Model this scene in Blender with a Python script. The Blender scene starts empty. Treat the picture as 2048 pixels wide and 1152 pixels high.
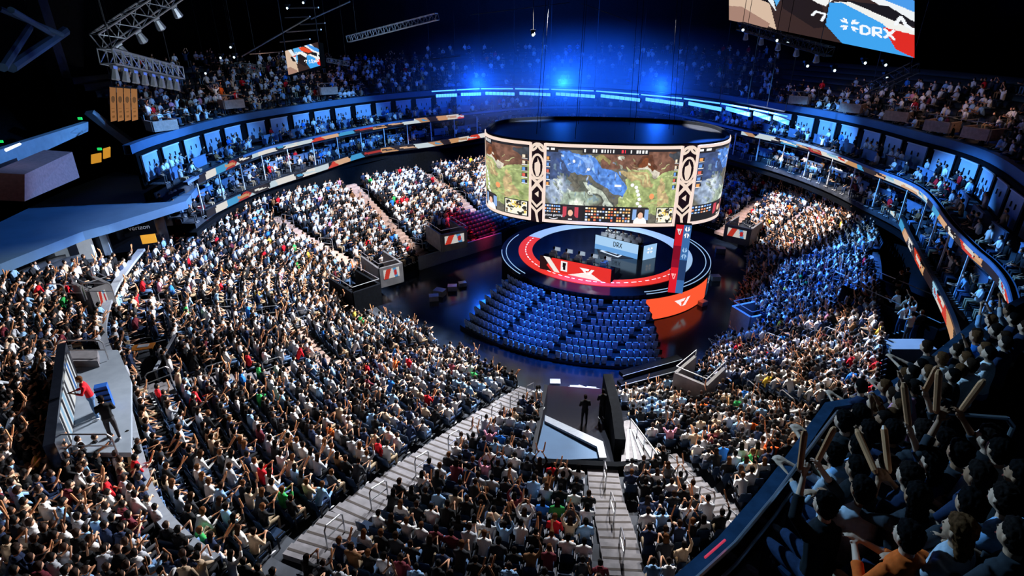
import bpy, math, random
import numpy as np
from mathutils import Vector, Matrix
random.seed(7); rng = np.random.default_rng(7)
SC = bpy.context.scene
COL = SC.collection
# ------------------------------------------------------------------ camera
F = 1125.0; PITCH = math.radians(25); H = 21.0
cp, sp = math.cos(PITCH), math.sin(PITCH)
cam = bpy.data.cameras.new('camera'); cam.sensor_width = 36; cam.lens = 36 * F / 2048
cam.clip_start = .05; cam.clip_end = 500
camo = bpy.data.objects.new('camera', cam); COL.objects.link(camo)
camo.location = (0, 0, H); camo.rotation_euler = (math.pi / 2 - PITCH, 0, 0)
SC.camera = camo
SC.view_settings.view_transform = 'Standard'; SC.view_settings.look = 'None'
SC.view_settings.gamma = 1; SC.view_settings.exposure = 0; SC.view_settings.use_curve_mapping = False
SC.cycles.max_bounces = 4; SC.cycles.diffuse_bounces = 2; SC.cycles.glossy_bounces = 2
SC.cycles.volume_bounces = 0; SC.cycles.use_denoising = True
SC.cycles.sample_clamp_indirect = 3
# world: a hall, almost no ambient light
w = bpy.data.worlds.new('hall_dark'); SC.world = w; w.use_nodes = True
w.node_tree.nodes['Background'].inputs[0].default_value = (.05, .22, .6, 1)
w.node_tree.nodes['Background'].inputs[1].default_value = .028

def U(px, py, z):
    """plan position (metres) of a spot surveyed at picture point px,py lying at height z"""
    a = (px - 1024) / F; b = (py - 576) / F; k = (H - z) / (sp + b * cp)
    return Vector((a * k, k * (cp - b * sp), z))
def J(x, y, z):
    d = y * cp + (H - z) * sp; v = (H - z) * cp - y * sp
    return 1024 + x / d * F, 576 + v / d * F, d

STG = Vector((8.4, 48.1, 0))
# ------------------------------------------------------------------ lights
def spot(name, loc, target, power, color, size, blend=.35, radius=.25):
    l = bpy.data.lights.new(name, 'SPOT'); l.energy = power; l.color = color
    l.spot_size = math.radians(size); l.spot_blend = blend; l.shadow_soft_size = radius
    o = bpy.data.objects.new(name, l); COL.objects.link(o); o.location = loc
    o.rotation_euler = (Vector(target) - Vector(loc)).to_track_quat('-Z', 'Y').to_euler()
    return o
W = (.93, .95, 1.0)
RZ = 22.5
LAMPS = [
 ('bowl_light', (4, 44, RZ), (-13, 27, 3.5), 102114, W, 54, .3),
 ('bowl_light', (8, 42, RZ), (-2, 19, 3.5), 68076, W, 52, .3),
 ('bowl_light', (4, 46, RZ), (-18, 38, 3.0), 75640, W, 41, .35),
 ('bowl_light', (4, 50, RZ), (-17, 52, 4), 75640, W, 37, .4),
 ('bowl_light', (7, 52, RZ), (-7, 63, 4), 56730, W, 38, .4),
 ('bowl_light', (12, 42, RZ), (13, 21, 3), 75640, (1, .95, .9), 40, .25),
 ('bowl_light', (12, 50, RZ), (27, 52, 3), 66563, (1, .93, .9), 38, .25),
 ('blue_beam', (12, 46, RZ), (21.5, 37, 2), 110000, (.04, .2, 1), 34, .3),
 ('blue_beam', (9, 40, RZ), (4.5, 37, 0), 85000, (.03, .22, 1), 34, .7),
 ('blue_beam', (9, 38, RZ), (6, 30.5, 0), 60000, (.03, .2, 1), 20, .5),
 ('blue_beam', (10, 40, RZ), (16, 29, 0), 30000, (.05, .25, 1), 26, .5),
 ('blue_beam', (4, 52, RZ), (-1, 60, 1), 40000, (.05, .28, 1), 26, .6),
 ('red_beam', (0, 52, RZ), (-4.5, 56.5, 1), 60000, (1, .02, .06), 16, .5),
 ('suite_wash', (6, 48, 21), (-23, 47, 8.6), 60000, (.12, .42, 1), 34, .5),
 ('suite_wash', (6, 50, 21), (-16, 62, 8.6), 50000, (.12, .42, 1), 34, .5),
 ('suite_wash', (12, 48, 21), (30, 56, 8.6), 50000, (.10, .38, 1), 32, .5),
 ('suite_wash', (12, 44, 21), (28, 38, 8.6), 50000, (.10, .38, 1), 34, .5),
 ('suite_wash', (10, 40, 21), (21, 22, 8.6), 45000, (.10, .38, 1), 34, .5),
 ('far_wash', (8, 55, 20.5), (8, 78, 14), 26000, (.01, .12, 1), 78, .8),
 ('deck_wash', (0, 60, 21.5), (-30, 56, 15), 1700, (.3, .55, 1), 75, .7),
 ('deck_wash', (16, 55, 21.5), (38, 52, 15), 1700, (.3, .55, 1), 75, .7),
 ('side_wash', (-2, 44, 21), (-30, 38, 10), 52000, (.12, .38, .95), 40, .5),
 ('near_deck_wash', (-7, 17, 25), (5, 4.5, 16), 12500, (.28, .6, 1), 40, .5),
]
for a in LAMPS: spot(*a)
# ------------------------------------------------------------------ materials
def s2l(c):
    return tuple((v / 12.92 if v <= .04045 else ((v + .055) / 1.055) ** 2.4) for v in c)
def hx(s):
    return s2l(tuple(int(s[i:i + 2], 16) / 255 for i in (0, 2, 4)))
MATS = {}
def mat(name, col, rough=.7, metal=0., noise=0., nscale=6., emit=0., spec=.3):
    if name in MATS: return MATS[name]
    m = bpy.data.materials.new(name); m.use_nodes = True
    nt = m.node_tree; b = nt.nodes['Principled BSDF']
    b.inputs['Base Color'].default_value = (*col, 1); b.inputs['Roughness'].default_value = rough
    b.inputs['Metallic'].default_value = metal
    b.inputs['Specular IOR Level'].default_value = spec
    if noise:
        tc = nt.nodes.new('ShaderNodeTexCoord'); n = nt.nodes.new('ShaderNodeTexNoise'); n.inputs['Scale'].default_value = nscale
        n.inputs['Detail'].default_value = 4
        r = nt.nodes.new('ShaderNodeValToRGB')
        r.color_ramp.elements[0].position = .3; r.color_ramp.elements[1].position = .7
        r.color_ramp.elements[0].color = (*[v * (1 - noise) for v in col], 1)
        r.color_ramp.elements[1].color = (*[min(1, v * (1 + noise)) for v in col], 1)
        nt.links.new(tc.outputs['Object'], n.inputs['Vector']); nt.links.new(n.outputs[0], r.inputs[0])
        nt.links.new(r.outputs[0], b.inputs['Base Color'])
    if emit:
        b.inputs['Emission Color'].default_value = (*col, 1); b.inputs['Emission Strength'].default_value = emit
    MATS[name] = m; return m
def attr_mat(name, emit=0., rough=.8):
    m = bpy.data.materials.new(name); m.use_nodes = True; nt = m.node_tree
    b = nt.nodes['Principled BSDF']; a = nt.nodes.new('ShaderNodeAttribute'); a.attribute_name = 'paint'
    b.inputs['Roughness'].default_value = rough; b.inputs['Specular IOR Level'].default_value = .2
    if emit:
        b.inputs['Base Color'].default_value = (0, 0, 0, 1)
        nt.links.new(a.outputs['Color'], b.inputs['Emission Color']); b.inputs['Emission Strength'].default_value = emit
    else: nt.links.new(a.outputs['Color'], b.inputs['Base Color'])
    MATS[name] = m; return m
M_CROWD = attr_mat('clothing_and_skin'); M_LED = attr_mat('led_screen', 1.0); M_PRINT = attr_mat('printed_cloth')
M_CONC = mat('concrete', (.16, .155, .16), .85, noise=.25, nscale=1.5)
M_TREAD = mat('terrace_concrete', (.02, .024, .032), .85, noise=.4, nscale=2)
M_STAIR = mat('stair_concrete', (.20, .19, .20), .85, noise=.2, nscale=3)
M_BLACK = mat('black_drape', (.004, .005, .007), .9, noise=.3, spec=.05)
M_NEAR = mat('black_gloss', (.008, .010, .016), .18, noise=.2, spec=.6)
M_FLOOR = mat('event_floor', (.010, .016, .03), .16, noise=.5, nscale=.8, spec=.6)
M_RAIL = mat('brushed_steel_rail', (.55, .56, .58), .3, .8, noise=.1)
M_PARA = mat('parapet_paint', (.30, .33, .38), .5, noise=.1)
M_SEAT = mat('navy_seat_plastic', (.012, .03, .07), .45, noise=.2)
M_SEATF = mat('seat_frame', (.03, .03, .035), .4, .5, noise=.1)
M_TRUSS = mat('aluminium_truss', (.5, .52, .55), .35, .6, noise=.1)
M_STEEL = mat('dark_roof_steel', (.012, .015, .022), .5, noise=.3)
M_SUITE = mat('suite_wall_paint', (.10, .17, .30), .6, noise=.15, nscale=2)
M_PANEL = mat('suite_glazing', (.34, .45, .62), .35, noise=.2, nscale=.7)
M_WHITE = mat('white_post', (.6, .65, .72), .5, noise=.05)
M_CANOPY = mat('canopy_blue_grey', (.06, .13, .24), .7, noise=.08, nscale=1)
M_WALLG = mat('side_wall_grey', (.24, .28, .33), .8, noise=.1, nscale=2)
M_PINK = mat('booth_terracotta', (.42, .20, .19), .7, noise=.15)
M_AMBER = mat('amber_lamp', hx('e8a030'), emit=.7)
M_TAN = mat('vomitory_wall_tan', (.4, .27, .22), .8, noise=.2)
M_BLUELED = mat('blue_led', hx('4a92ff'), emit=2.6)
M_CREAM = mat('cream_led', hx('f4dccb'), emit=1.0)

# ------------------------------------------------------------------ mesh helper
class MB:
    def __init__(s): s.v = []; s.f = []; s.c = []
    def add(s, vs, fs, col=None):
        b = len(s.v); s.v += [tuple(v) for v in vs]
        for f in fs: s.f.append(tuple(i + b for i in f)); s.c.append(col)
        return s
    def box(s, c, sz, rz=0., col=None, tilt=0.):
        m = Matrix.Translation(c) @ Matrix.Rotation(rz, 4, 'Z') @ Matrix.Rotation(tilt, 4, 'X')
        x, y, z = sz[0] / 2, sz[1] / 2, sz[2] / 2
        vs = [m @ Vector((i * x, j * y, k * z)) for k in (-1, 1) for j in (-1, 1) for i in (-1, 1)]
        return s.add(vs, [(0, 2, 3, 1), (4, 5, 7, 6), (0, 1, 5, 4), (2, 6, 7, 3), (0, 4, 6, 2), (1, 3, 7, 5)], col)
    def bar(s, a, b, r, n=6, r2=None, col=None, cap=True):
        a = Vector(a); b = Vector(b); d = (b - a)
        if d.length < 1e-6: return s
        q = d.to_track_quat('Z', 'Y'); r2 = r if r2 is None else r2
        vs = []
        for p, rr in ((a, r), (b, r2)):
            for i in range(n):
                t = 2 * math.pi * i / n; vs.append(p + q @ Vector((math.cos(t) * rr, math.sin(t) * rr, 0)))
        fs = [(i, (i + 1) % n, n + (i + 1) % n, n + i) for i in range(n)]
        if cap: fs += [tuple(range(n))[::-1], tuple(range(n, 2 * n))]
        return s.add(vs, fs, col)
    def path(s, pts, r, n=6, col=None):
        for a, b in zip(pts, pts[1:]): s.bar(a, b, r, n, col=col)
        return s
    def loft(s, rings, n=8, col=None, cap=True):
        """rings: (centre, rx, ry, axis) elliptical sections"""
        vs = []
        for c, rx, ry, ax in rings:
            ax = Vector(ax).normalized()
            X = Vector((1, 0, 0)); X = (X - ax * X.dot(ax))
            X = X.normalized() if X.length > .2 else (Vector((0, 1, 0)) - ax * ax.y).normalized()
            Y = ax.cross(X)
            for i in range(n):
                t = 2 * math.pi * i / n; vs.append(Vector(c) + X * math.cos(t) * rx + Y * math.sin(t) * ry)
        fs = []
        for k in range(len(rings) - 1):
            for i in range(n):
                j = (i + 1) % n; fs.append((k * n + i, k * n + j, (k + 1) * n + j, (k + 1) * n + i))
        if cap: fs += [tuple(range(n))[::-1], tuple(range((len(rings) - 1) * n, len(rings) * n))]
        return s.add(vs, fs, col)
    def ell(s, c, r, n=8, m=5, col=None):
        rings = []
        for k in range(m + 1):
            t = -math.pi / 2 + math.pi * (k + .0) / m
            cc = max(math.cos(t), .08)
            rings.append((Vector(c) + Vector((0, 0, math.sin(t) * r[2])), r[0] * cc, r[1] * cc, (0, 0, 1)))
        return s.loft(rings, n, col)
    def wall(s, pts, z0, z1, th=.2, col=None):
        """upright wall along a plan polyline; z0,z1 numbers"""
        P = [Vector((p[0], p[1], 0)) for p in pts]; L = []; R = []
        for i, p in enumerate(P):
            d = (P[min(i + 1, len(P) - 1)] - P[max(i - 1, 0)]).normalized(); nn = Vector((-d.y, d.x, 0))
            L.append(p + nn * th / 2); R.append(p - nn * th / 2)
        vs = []
        for l, r in zip(L, R):
            vs += [(l.x, l.y, z0), (r.x, r.y, z0), (r.x, r.y, z1), (l.x, l.y, z1)]
        fs = [(0, 1, 2, 3)]
        for i in range(len(P) - 1):
            a, b = i * 4, i * 4 + 4
            for k in range(4): fs.append((a + k, b + k, b + (k + 1) % 4, a + (k + 1) % 4))
        e = (len(P) - 1) * 4; fs.append((e + 3, e + 2, e + 1, e))
        return s.add(vs, fs, col)
    def slab(s, pts, z0, z1, col=None):
        n = len(pts)
        vs = [(p[0], p[1], z0) for p in pts] + [(p[0], p[1], z1) for p in pts]
        fs = [tuple(range(n))[::-1], tuple(range(n, 2 * n))] + [(i, (i + 1) % n, n + (i + 1) % n, n + i) for i in range(n)]
        return s.add(vs, fs, col)
    def mesh(s, name):
        me = bpy.data.meshes.new(name); me.from_pydata(s.v, [], s.f); me.update()
        if any(c is not None for c in s.c):
            at = me.color_attributes.new('paint', 'FLOAT_COLOR', 'CORNER')
            cols = []
            for f, c in zip(s.f, s.c): cols += [(*(c or (.2, .2, .2)), 1)] * len(f)
            at.data.foreach_set('color', np.array(cols, dtype=np.float32).ravel())
        return me
    def build(s, name, m, parent=None, label=None, cat=None, group=None, kind=None, smooth=False, loc=None, rz=0.):
        me = s.mesh(name); me.materials.append(m)
        if smooth: me.polygons.foreach_set('use_smooth', [True] * len(me.polygons))
        return link(name, me, parent, label, cat, group, kind, loc, rz)
def link(name, me, parent=None, label=None, cat=None, group=None, kind=None, loc=None, rz=0.):
    o = bpy.data.objects.new(name, me); COL.objects.link(o)
    if parent is not None: o.parent = parent
    if loc is not None: o.location = loc; o.rotation_euler = (0, 0, rz)
    if label: o['label'] = label
    if cat: o['category'] = cat
    if group: o['group'] = group
    if kind: o['kind'] = kind
    return o
def empty(name, label, cat, loc=(0, 0, 0), rz=0., group=None, kind=None):
    return link(name, None, None, label, cat, group, kind, loc, rz)

def inpoly(x, y, P):
    c = False; n = len(P)
    for i in range(n):
        (x1, y1), (x2, y2) = P[i][:2], P[(i + 1) % n][:2]
        if (y1 > y) != (y2 > y) and x < (x2 - x1) * (y - y1) / (y2 - y1) + x1: c = not c
    return c
def segd(p, a, b):
    ax, ay = a[0], a[1]; dx, dy = b[0] - ax, b[1] - ay
    t = max(0, min(1, ((p[0] - ax) * dx + (p[1] - ay) * dy) / (dx * dx + dy * dy + 1e-9)))
    return math.hypot(p[0] - ax - t * dx, p[1] - ay - t * dy)
def spline(P, n, closed=False):
    """Catmull-Rom samples: n per span"""
    P = [Vector(p) for p in P]; out = []; N = len(P)
    for i in range(N if closed else N - 1):
        g = (lambda k: P[k % N]) if closed else (lambda k: P[max(0, min(N - 1, k))])
        p0, p1, p2, p3 = g(i - 1), g(i), g(i + 1), g(i + 2)
        for k in range(n):
            t = k / n
            out.append(.5 * ((2 * p1) + (p2 - p0) * t + (2 * p0 - 5 * p1 + 4 * p2 - p3) * t * t + (3 * p1 - p0 - 3 * p2 + p3) * t ** 3))
    out.append(P[0].copy() if closed else P[-1].copy())
    return out

# ------------------------------------------------------------------ small picture painter for the screens
class Cv:
    def __init__(s, w, h, bg=(0, 0, 0)):
        s.w, s.h = w, h; s.a = np.zeros((h, w, 3), np.float32) + np.array(bg, np.float32)
        yy, xx = np.mgrid[0:h, 0:w]; s.x = (xx + .5) / w; s.y = (yy + .5) / h
    def poly(s, pts, col, al=1.):
        x, y = s.x, s.y; c = np.zeros(x.shape, bool); n = len(pts)
        for i in range(n):
            (x1, y1), (x2, y2) = pts[i], pts[(i + 1) % n]
            if y1 == y2: continue
            m = ((y1 > y) != (y2 > y)) & (x < (x2 - x1) * (y - y1) / (y2 - y1) + x1); c ^= m
        s.a[c] = s.a[c] * (1 - al) + np.array(col, np.float32) * al
    def rect(s, x0, y0, x1, y1, col, al=1.): s.poly([(x0, y0), (x1, y0), (x1, y1), (x0, y1)], col, al)
    def ell(s, cx, cy, rx, ry, col, al=1., soft=0.):
        d = ((s.x - cx) / rx) ** 2 + ((s.y - cy) / ry) ** 2
        k = np.clip((1 - d) / max(soft, 1e-3), 0, 1) * al if soft else (d < 1) * al
        s.a = s.a * (1 - k[..., None]) + np.array(col, np.float32) * k[..., None]
    def line(s, pts, wd, col, asp=1.):
        for a, b in zip(pts, pts[1:]):
            dx, dy = (b[0] - a[0]) * asp, b[1] - a[1]; L = dx * dx + dy * dy + 1e-12
            px, py = (s.x - a[0]) * asp, s.y - a[1]
            t = np.clip((px * dx + py * dy) / L, 0, 1); d = np.hypot(px - t * dx, py - t * dy)
            s.a[d < wd / 2] = col
    def build(s, name, fn, m, parent=None, **kw):
        """fn(U,V arrays) -> xyz arrays; V runs down"""
        u, v = np.meshgrid(np.linspace(0, 1, s.w + 1), np.linspace(0, 1, s.h + 1))
        co = np.stack(fn(u, v), -1).reshape(-1, 3).astype(np.float32)
        i = np.arange(s.w * s.h); r, c = i // s.w, i % s.w; a = r * (s.w + 1) + c
        q = np.stack([a, a + s.w + 1, a + s.w + 2, a + 1], 1)
        me = npmesh(name, co, q, np.repeat(s.a.reshape(-1, 3), 4, 0)); me.materials.append(m)
        return link(name, me, parent, **kw)
def npmesh(name, co, q, cc=None):
    me = bpy.data.meshes.new(name); me.vertices.add(len(co)); me.vertices.foreach_set('co', np.ascontiguousarray(co, np.float32).ravel())
    k = q.shape[1]
    me.loops.add(q.size); me.loops.foreach_set('vertex_index', np.ascontiguousarray(q, np.int32).ravel())
    me.polygons.add(len(q)); me.polygons.foreach_set('loop_start', np.arange(0, q.size, k, dtype=np.int32))
    me.update(calc_edges=True)
    if cc is not None:
        at = me.color_attributes.new('paint', 'FLOAT_COLOR', 'CORNER')
        at.data.foreach_set('color', np.concatenate([cc, np.ones((len(cc), 1), np.float32)], 1).astype(np.float32).ravel())
    return me

# ------------------------------------------------------------------ the lower bowl
BOWL = [  # inner edge (surveyed at .8 m) , outer edge (surveyed at 6 m)
 ((1385, 445), (1480, 318)), ((1460, 470), (1600, 345)), ((1500, 500), (1690, 395)), ((1497, 560), (1752, 480)),
 ((1475, 620), (1768, 570)), ((1440, 690), (1768, 680)), ((1392, 750), (1740, 850)), ((1310, 795), (1590, 1190)),
 ((1200, 802), (4.6, 7.5)), ((1062, 787), (540, 1240)), ((1005, 760), (345, 1075)), ((950, 735), (262, 850)), ((870, 690), (215, 700)),
 ((790, 640), (235, 600)), ((748, 600), (330, 500)), ((765, 553), (520, 415)), ((850, 515), (692, 374)),
 ((975, 478), (845, 345)), ((1060, 445), (960, 328)), ((1180, 430), (1100, 303)), ((1300, 432), (1330, 300))]
def w_in(p): return U(*p, .8)
def w_out(p): return Vector((*p, 6.0)) if p[0] < 100 else U(*p, 6.0)
NS = 14
BI = spline([w_in(a) for a, b in BOWL], NS, True); BO = spline([w_out(b) for a, b in BOWL], NS, True)
NROW = 21
def terraces(I, O, nrow, name, m, kind='structure', drop=.6):
    mb_v = []; mb_q = []
    n = len(I); I = np.array(I); O = np.array(O)
    rows = []
    for j in range(nrow):
        t0, t1 = j / nrow, (j + 1) / nrow
        z = I[:, 2] * (1 - t0) + O[:, 2] * t0; zp = z - (O[:, 2] - I[:, 2]) / nrow
        a = I * (1 - t0) + O * t0; b = I * (1 - t1) + O * t1
        base = len(mb_v) * n
        L0 = a.copy(); L0[:, 2] = zp - .05; L1 = a.copy(); L1[:, 2] = z; L2 = b.copy(); L2[:, 2] = z
        for L in (L0, L1, L2): mb_v.append(L)
        for s_ in (0, 1):
            i = np.arange(n - 1); mb_q.append(np.stack([base + s_ * n + i, base + s_ * n + i + 1, base + (s_ + 1) * n + i + 1, base + (s_ + 1) * n + i], 1))
        rows.append((a, b, z))
    me = npmesh(name, np.concatenate(mb_v), np.concatenate(mb_q)); me.materials.append(m)
    o = link(name, me, kind=kind); return rows
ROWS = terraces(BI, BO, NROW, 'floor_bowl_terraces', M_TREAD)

# aisles, as plan polylines surveyed in the picture (pixel, height)
AISLES = {
 'wide_left': ([(1062, 780, .9), (960, 868, 1.6), (870, 948, 2.3), (790, 1012, 3.0), (700, 1078, 3.8), (610, 1150, 4.8)], 1.5),
 'centre': ([(1203, 950, 2.6), (1212, 1010, 3.3), (1232, 1080, 3.9), (1250, 1160, 4.6)], 1.35),
 'right_ramp': ([(1330, 930, 2.4), (1375, 985, 3.0), (1450, 1065, 3.8), (1500, 1120, 4.4)], 1.0),
 'far_left': ([(545, 425, 5.8), (600, 463, 4.5), (698, 519, 2.4), (745, 548, 1.2)], 1.3),
 'far_mid': ([(699, 375, 5.8), (760, 428, 4), (813, 476, 2.4), (850, 510, 1)], 1.3),
 'far_back': ([(850, 350, 5.8), (900, 388, 4), (945, 432, 2.2)], 1.2),
 'far_right': ([(1530, 372, 5), (1440, 460, 1.2)], 1.3),
 'right_far': ([(1650, 400, 5.2), (1500, 500, 1.2)], 1.0),
 'right_mid': ([(1745, 520, 5.6), (1500, 535, 1.2)], .9),
 'left_low': ([(560, 765, 3.4), (660, 745, 2.9), (625, 690, 3.6), (590, 633, 4.2)], .8),
 'left_a': ([(660, 745, 2.9), (760, 720, 2.2), (880, 700, 1.0)], .9),
}
AW = {}
for k, (pl, wd) in AISLES.items(): AW[k] = ([U(*p) for p in pl], wd)
# curved cross aisles
CROSS = [([U(*p) for p in ((270, 795, 5.6), (380, 778, 4.9), (500, 768, 4.1), (600, 752, 3.5))], .9),
         ([U(*p) for p in ((285, 612, 5.4), (400, 624, 4.5), (510, 632, 3.9), (640, 640, 3.0))], .8),
         ([U(*p) for p in ((1370, 770, 1.4), (1470, 800, 2.4), (1600, 855, 4.0))], .9),
         ([U(*p) for p in ((1490, 712, 1.6), (1590, 716, 2.8), (1720, 716, 4.6))], .8),
         ([U(*p) for p in ((1540, 600, 1.8), (1620, 603, 2.8), (1720, 603, 4.2))], .6)]
CUTS = [  # pixel polygons where no seats stand (tunnel, gangway mouths, camera platforms)
 [(1090, 760), (1063, 935), (1180, 946), (1330, 935), (1300, 880), (1240, 800)],
 [(672, 560), (760, 572), (812, 640), (760, 640), (690, 628)],
 [(718, 505), (800, 545), (840, 600), (760, 590)],
 [(852, 445), (985, 480), (900, 520)],
 [(262, 672), (303, 645), (352, 785), (283, 800)],
 [(1735, 495), (1768, 700), (1905, 705), (1850, 495)],
 [(1460, 425), (1512, 450), (1490, 520), (1440, 500)],
 [(1352, 738), (1450, 772), (1420, 812), (1345, 790)],
 [(1450, 620), (1540, 620), (1500, 672), (1440, 680)],
]
EMPTY = [[(940, 392), (1110, 420), (1110, 500), (850, 500)], [(1225, 540), (1225, 700), (1470, 600), (1480, 480)]]
DECK_PX = [(1330, 1160), (1453, 1057), (1533, 966), (1592, 890), (1662, 802), (1732, 812), (1848, 748), (1945, 675), (2060, 630), (2060, 1160)]
SEATS = []   # x,y,z,facing angle,row,tier
def fill(rows, tier, pitch=.54, back=.42, step=1, occupancy=.95, z_off=0.):
    for j, (a, b, z) in enumerate(rows):
        m = a * (1 - back) + b * back
        d = np.linalg.norm(np.diff(m[:, :2], axis=0), axis=1); s = np.concatenate([[0], np.cumsum(d)])
        S = np.arange(pitch / 2, s[-1], pitch)
        xs = np.interp(S, s, m[:, 0]); ys = np.interp(S, s, m[:, 1]); zs = np.interp(S, s, z)
        k = np.clip(np.searchsorted(s, S) - 1, 0, len(a) - 1)
        dx = (a - b)[k]
        for x, y, zz, dd in zip(xs, ys, zs, dx):
            px, py, dep = J(x, y, zz + .6)
            if dep < 1 or not (-60 < px < 2110 and -40 < py < 1230): continue
            SEATS.append((x, y, zz + z_off, math.atan2(-dd[0], dd[1]), j, tier, px, py, dep))
fill(ROWS, 'bowl')
def keep(s):
    x, y, z, an, j, tier, px, py, dep = s
    if tier in ('bowl', 'corner'):
        for c in CUTS:
            if inpoly(px, py, c): return False
        for pl, wd in list(AW.values()) + CROSS:
            for a, b in zip(pl, pl[1:]):
                if segd((x, y), a, b) < wd / 2 + .2: return False
    if tier != 'near' and inpoly(px, py, DECK_PX) : return False
    return True

# the block beyond the long white-topped wall at the left
CW = [(290, 522), (262, 560), (232, 610), (213, 690), (240, 770), (262, 850), (290, 960), (318, 1040), (372, 1110), (440, 1165)]
CIn = [U(*p, 6.4) for p in CW]
COut = [U(*p, 9.6) for p in ((-60, 492), (-180, 520), (-250, 560), (-300, 640), (-320, 740), (-340, 860), (-360, 1010), (-300, 1200), (-120, 1380), (60, 1480))]
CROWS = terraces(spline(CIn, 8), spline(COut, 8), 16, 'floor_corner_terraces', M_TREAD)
CUTS += [[(-80, 380), (310, 380), (300, 500), (292, 520), (150, 538), (0, 552), (-80, 560)], [(118, 690), (232, 690), (262, 900), (215, 905), (108, 900)], [(150, 565), (232, 560), (222, 640), (150, 625)],
         [(280, 1070), (330, 1060), (400, 1152), (300, 1152)]]
fill(CROWS, 'corner')

# ------------------------------------------------------------------ ribbon line and the decks above
RA = [(300, 462), (340, 416), (397, 367), (503, 318), (573, 297), (702, 268), (814, 249), (928, 236), (1090, 222), (1290, 228), (1482, 269), (1574, 290), (1660, 316), (1730, 344),
      (1834, 390), (1893, 463), (1938, 512), (1976, 547), (2004, 588), (2018, 651)]
RB = [(415, 435), (526, 382), (638, 344), (749, 309), (866, 293), (972, 274), (1456, 302), (1522, 316), (1591, 337), (1660, 358),
      (1730, 392), (1789, 439), (1810, 481), (1841, 543), (1862, 581), (1890, 644), (1904, 692)]
ZA, ZB = 10.4, 7.8
RAw = [U(*p, ZA) for p in RA]; RBw = [U(*p, ZB) for p in RB]
RAs = spline(RAw, 8)
def offset(L, d, z=None):
    out = []
    for i, p in enumerate(L):
        t = (L[min(i + 2, len(L) - 1)] - L[max(i - 2, 0)]); nn = Vector((-t.y, t.x, 0)).normalized()
        out.append(Vector((p.x + nn.x * d, p.y + nn.y * d, p.z if z is None else z)))
    return out
# suite level between the ribbons, suite level above, upper deck
RF = RAs; RAs = RAs[14:]
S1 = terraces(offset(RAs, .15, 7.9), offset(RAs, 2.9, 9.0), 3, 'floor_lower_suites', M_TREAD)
fill(S1, 'suite', pitch=.62)
S2 = terraces(offset(RAs, .3, 10.5), offset(RAs, 2.6, 11.2), 2, 'floor_upper_suites', M_TREAD)
fill(S2, 'suite', pitch=.7)
RAs = RF[20:]
UP = terraces(offset(RAs, 3.6, 13.1), offset(RAs, 11.5, 17.8), 10, 'floor_upper_deck', M_STEEL)
fill(UP, 'upper', pitch=.6)
def ringwall(name, d0, d1, z0, z1, m, a=0, b=None):
    L = offset(RAs, d0); L2 = offset(RAs, d1); b = b or len(L)
    mb = MB(); vs = []
    for p, q in zip(L[a:b], L2[a:b]): vs += [(p.x, p.y, z0), (q.x, q.y, z0), (q.x, q.y, z1), (p.x, p.y, z1)]
    fs = []
    for i in range(b - a - 1):
        for k in range(4): fs.append((i * 4 + k, i * 4 + 4 + k, i * 4 + 4 + (k + 1) % 4, i * 4 + (k + 1) % 4))
    mb.add(vs, fs); return mb.build(name, m, kind='structure')
RAs = RF[14:]
ringwall('wall_suite_lower', 2.9, 3.1, 7.0, 10.2, M_BLACK)
ringwall('wall_suite_upper', 2.9, 3.1, 10.5, 13.0, M_BLACK)
ringwall('trim_upper_deck_front', 3.1, 3.6, 12.95, 13.6, M_CANOPY)
ringwall('trim_upper_ribbon_ledge', -.02, .3, 10.75, 10.95, M_SUITE)
ringwall('floor_concourse_slab', .2, 5.6, 6.9, 7.2, M_BLACK)
# back-of-bowl wall under the lower ribbon
MB().wall([(p.x, p.y) for p in offset(spline(RBw, 4), 1.2)], 4.5, 8.0, .2).build('wall_back_of_bowl', M_BLACK, kind='structure')

RAs = RF[14:]
# ribbon boards
RIBPAL = [hx(c) for c in ('f4f0e6', '2a2023', 'f2ece0', '2c2427', 'd8a06c', '9fd4f0', '4aa8e0', 'd8e8ee', 'e04428', 'f8f4ec', 'e8b890', '2a2226', 'cfe4ee', '3c3438', 'f6f2ea', 'b83a30', 'e8e0d4', 'c89870')]
def ribbon(name, pts, z, h, label, seed, out=0.0):
    L = spline(pts, 10); P = np.array([(p.x, p.y) for p in offset(L, out)])
    d = np.linalg.norm(np.diff(P, axis=0), axis=1); s = np.concatenate([[0], np.cumsum(d)]); T = s[-1]
    n = int(T / .16); c = Cv(n, 7); r = random.Random(seed); x = 0.
    while x < 1:
        wd = r.uniform(.6, 2.6) / T; sl = r.uniform(-1.2, 1.2) / T; col = r.choice(RIBPAL)
        c.poly([(x + sl, 0), (x + wd + sl + .01, 0), (x + wd + .01, 1), (x, 1)], col)
        if r.random() < .45:
            k = r.choice(RIBPAL); c.poly([(x, .2), (x + wd, .55 + r.uniform(-.3, .3)), (x + wd, .8), (x, .6)], k)
        x += wd
    c.a *= .8
    def fn(u, v): return np.interp(u * T, s, P[:, 0]), np.interp(u * T, s, P[:, 1]), z + h * (1 - v)
    o = c.build(name, fn, M_LED, label=label, cat='led board')
    f = MB().wall([tuple(p) for p in (np.array([(q.x, q.y) for q in offset(L, out + .14)]))], z - .05, z + h + .05, .2)
    f.build('housing', M_STEEL, o); return o
ribbon('led_ribbon_board', RAw[2:8], ZA, .55, 'upper curved LED ribbon board along the left suites, colourful artwork', 3)
ribbon('led_ribbon_board', RAw[10:], ZA, .5, 'upper curved LED ribbon board along the right suites, colourful artwork', 4)
ribbon('led_ribbon_board', RBw[:6], ZB, .55, 'lower curved LED ribbon board above the left bowl crowd', 3)
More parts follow.
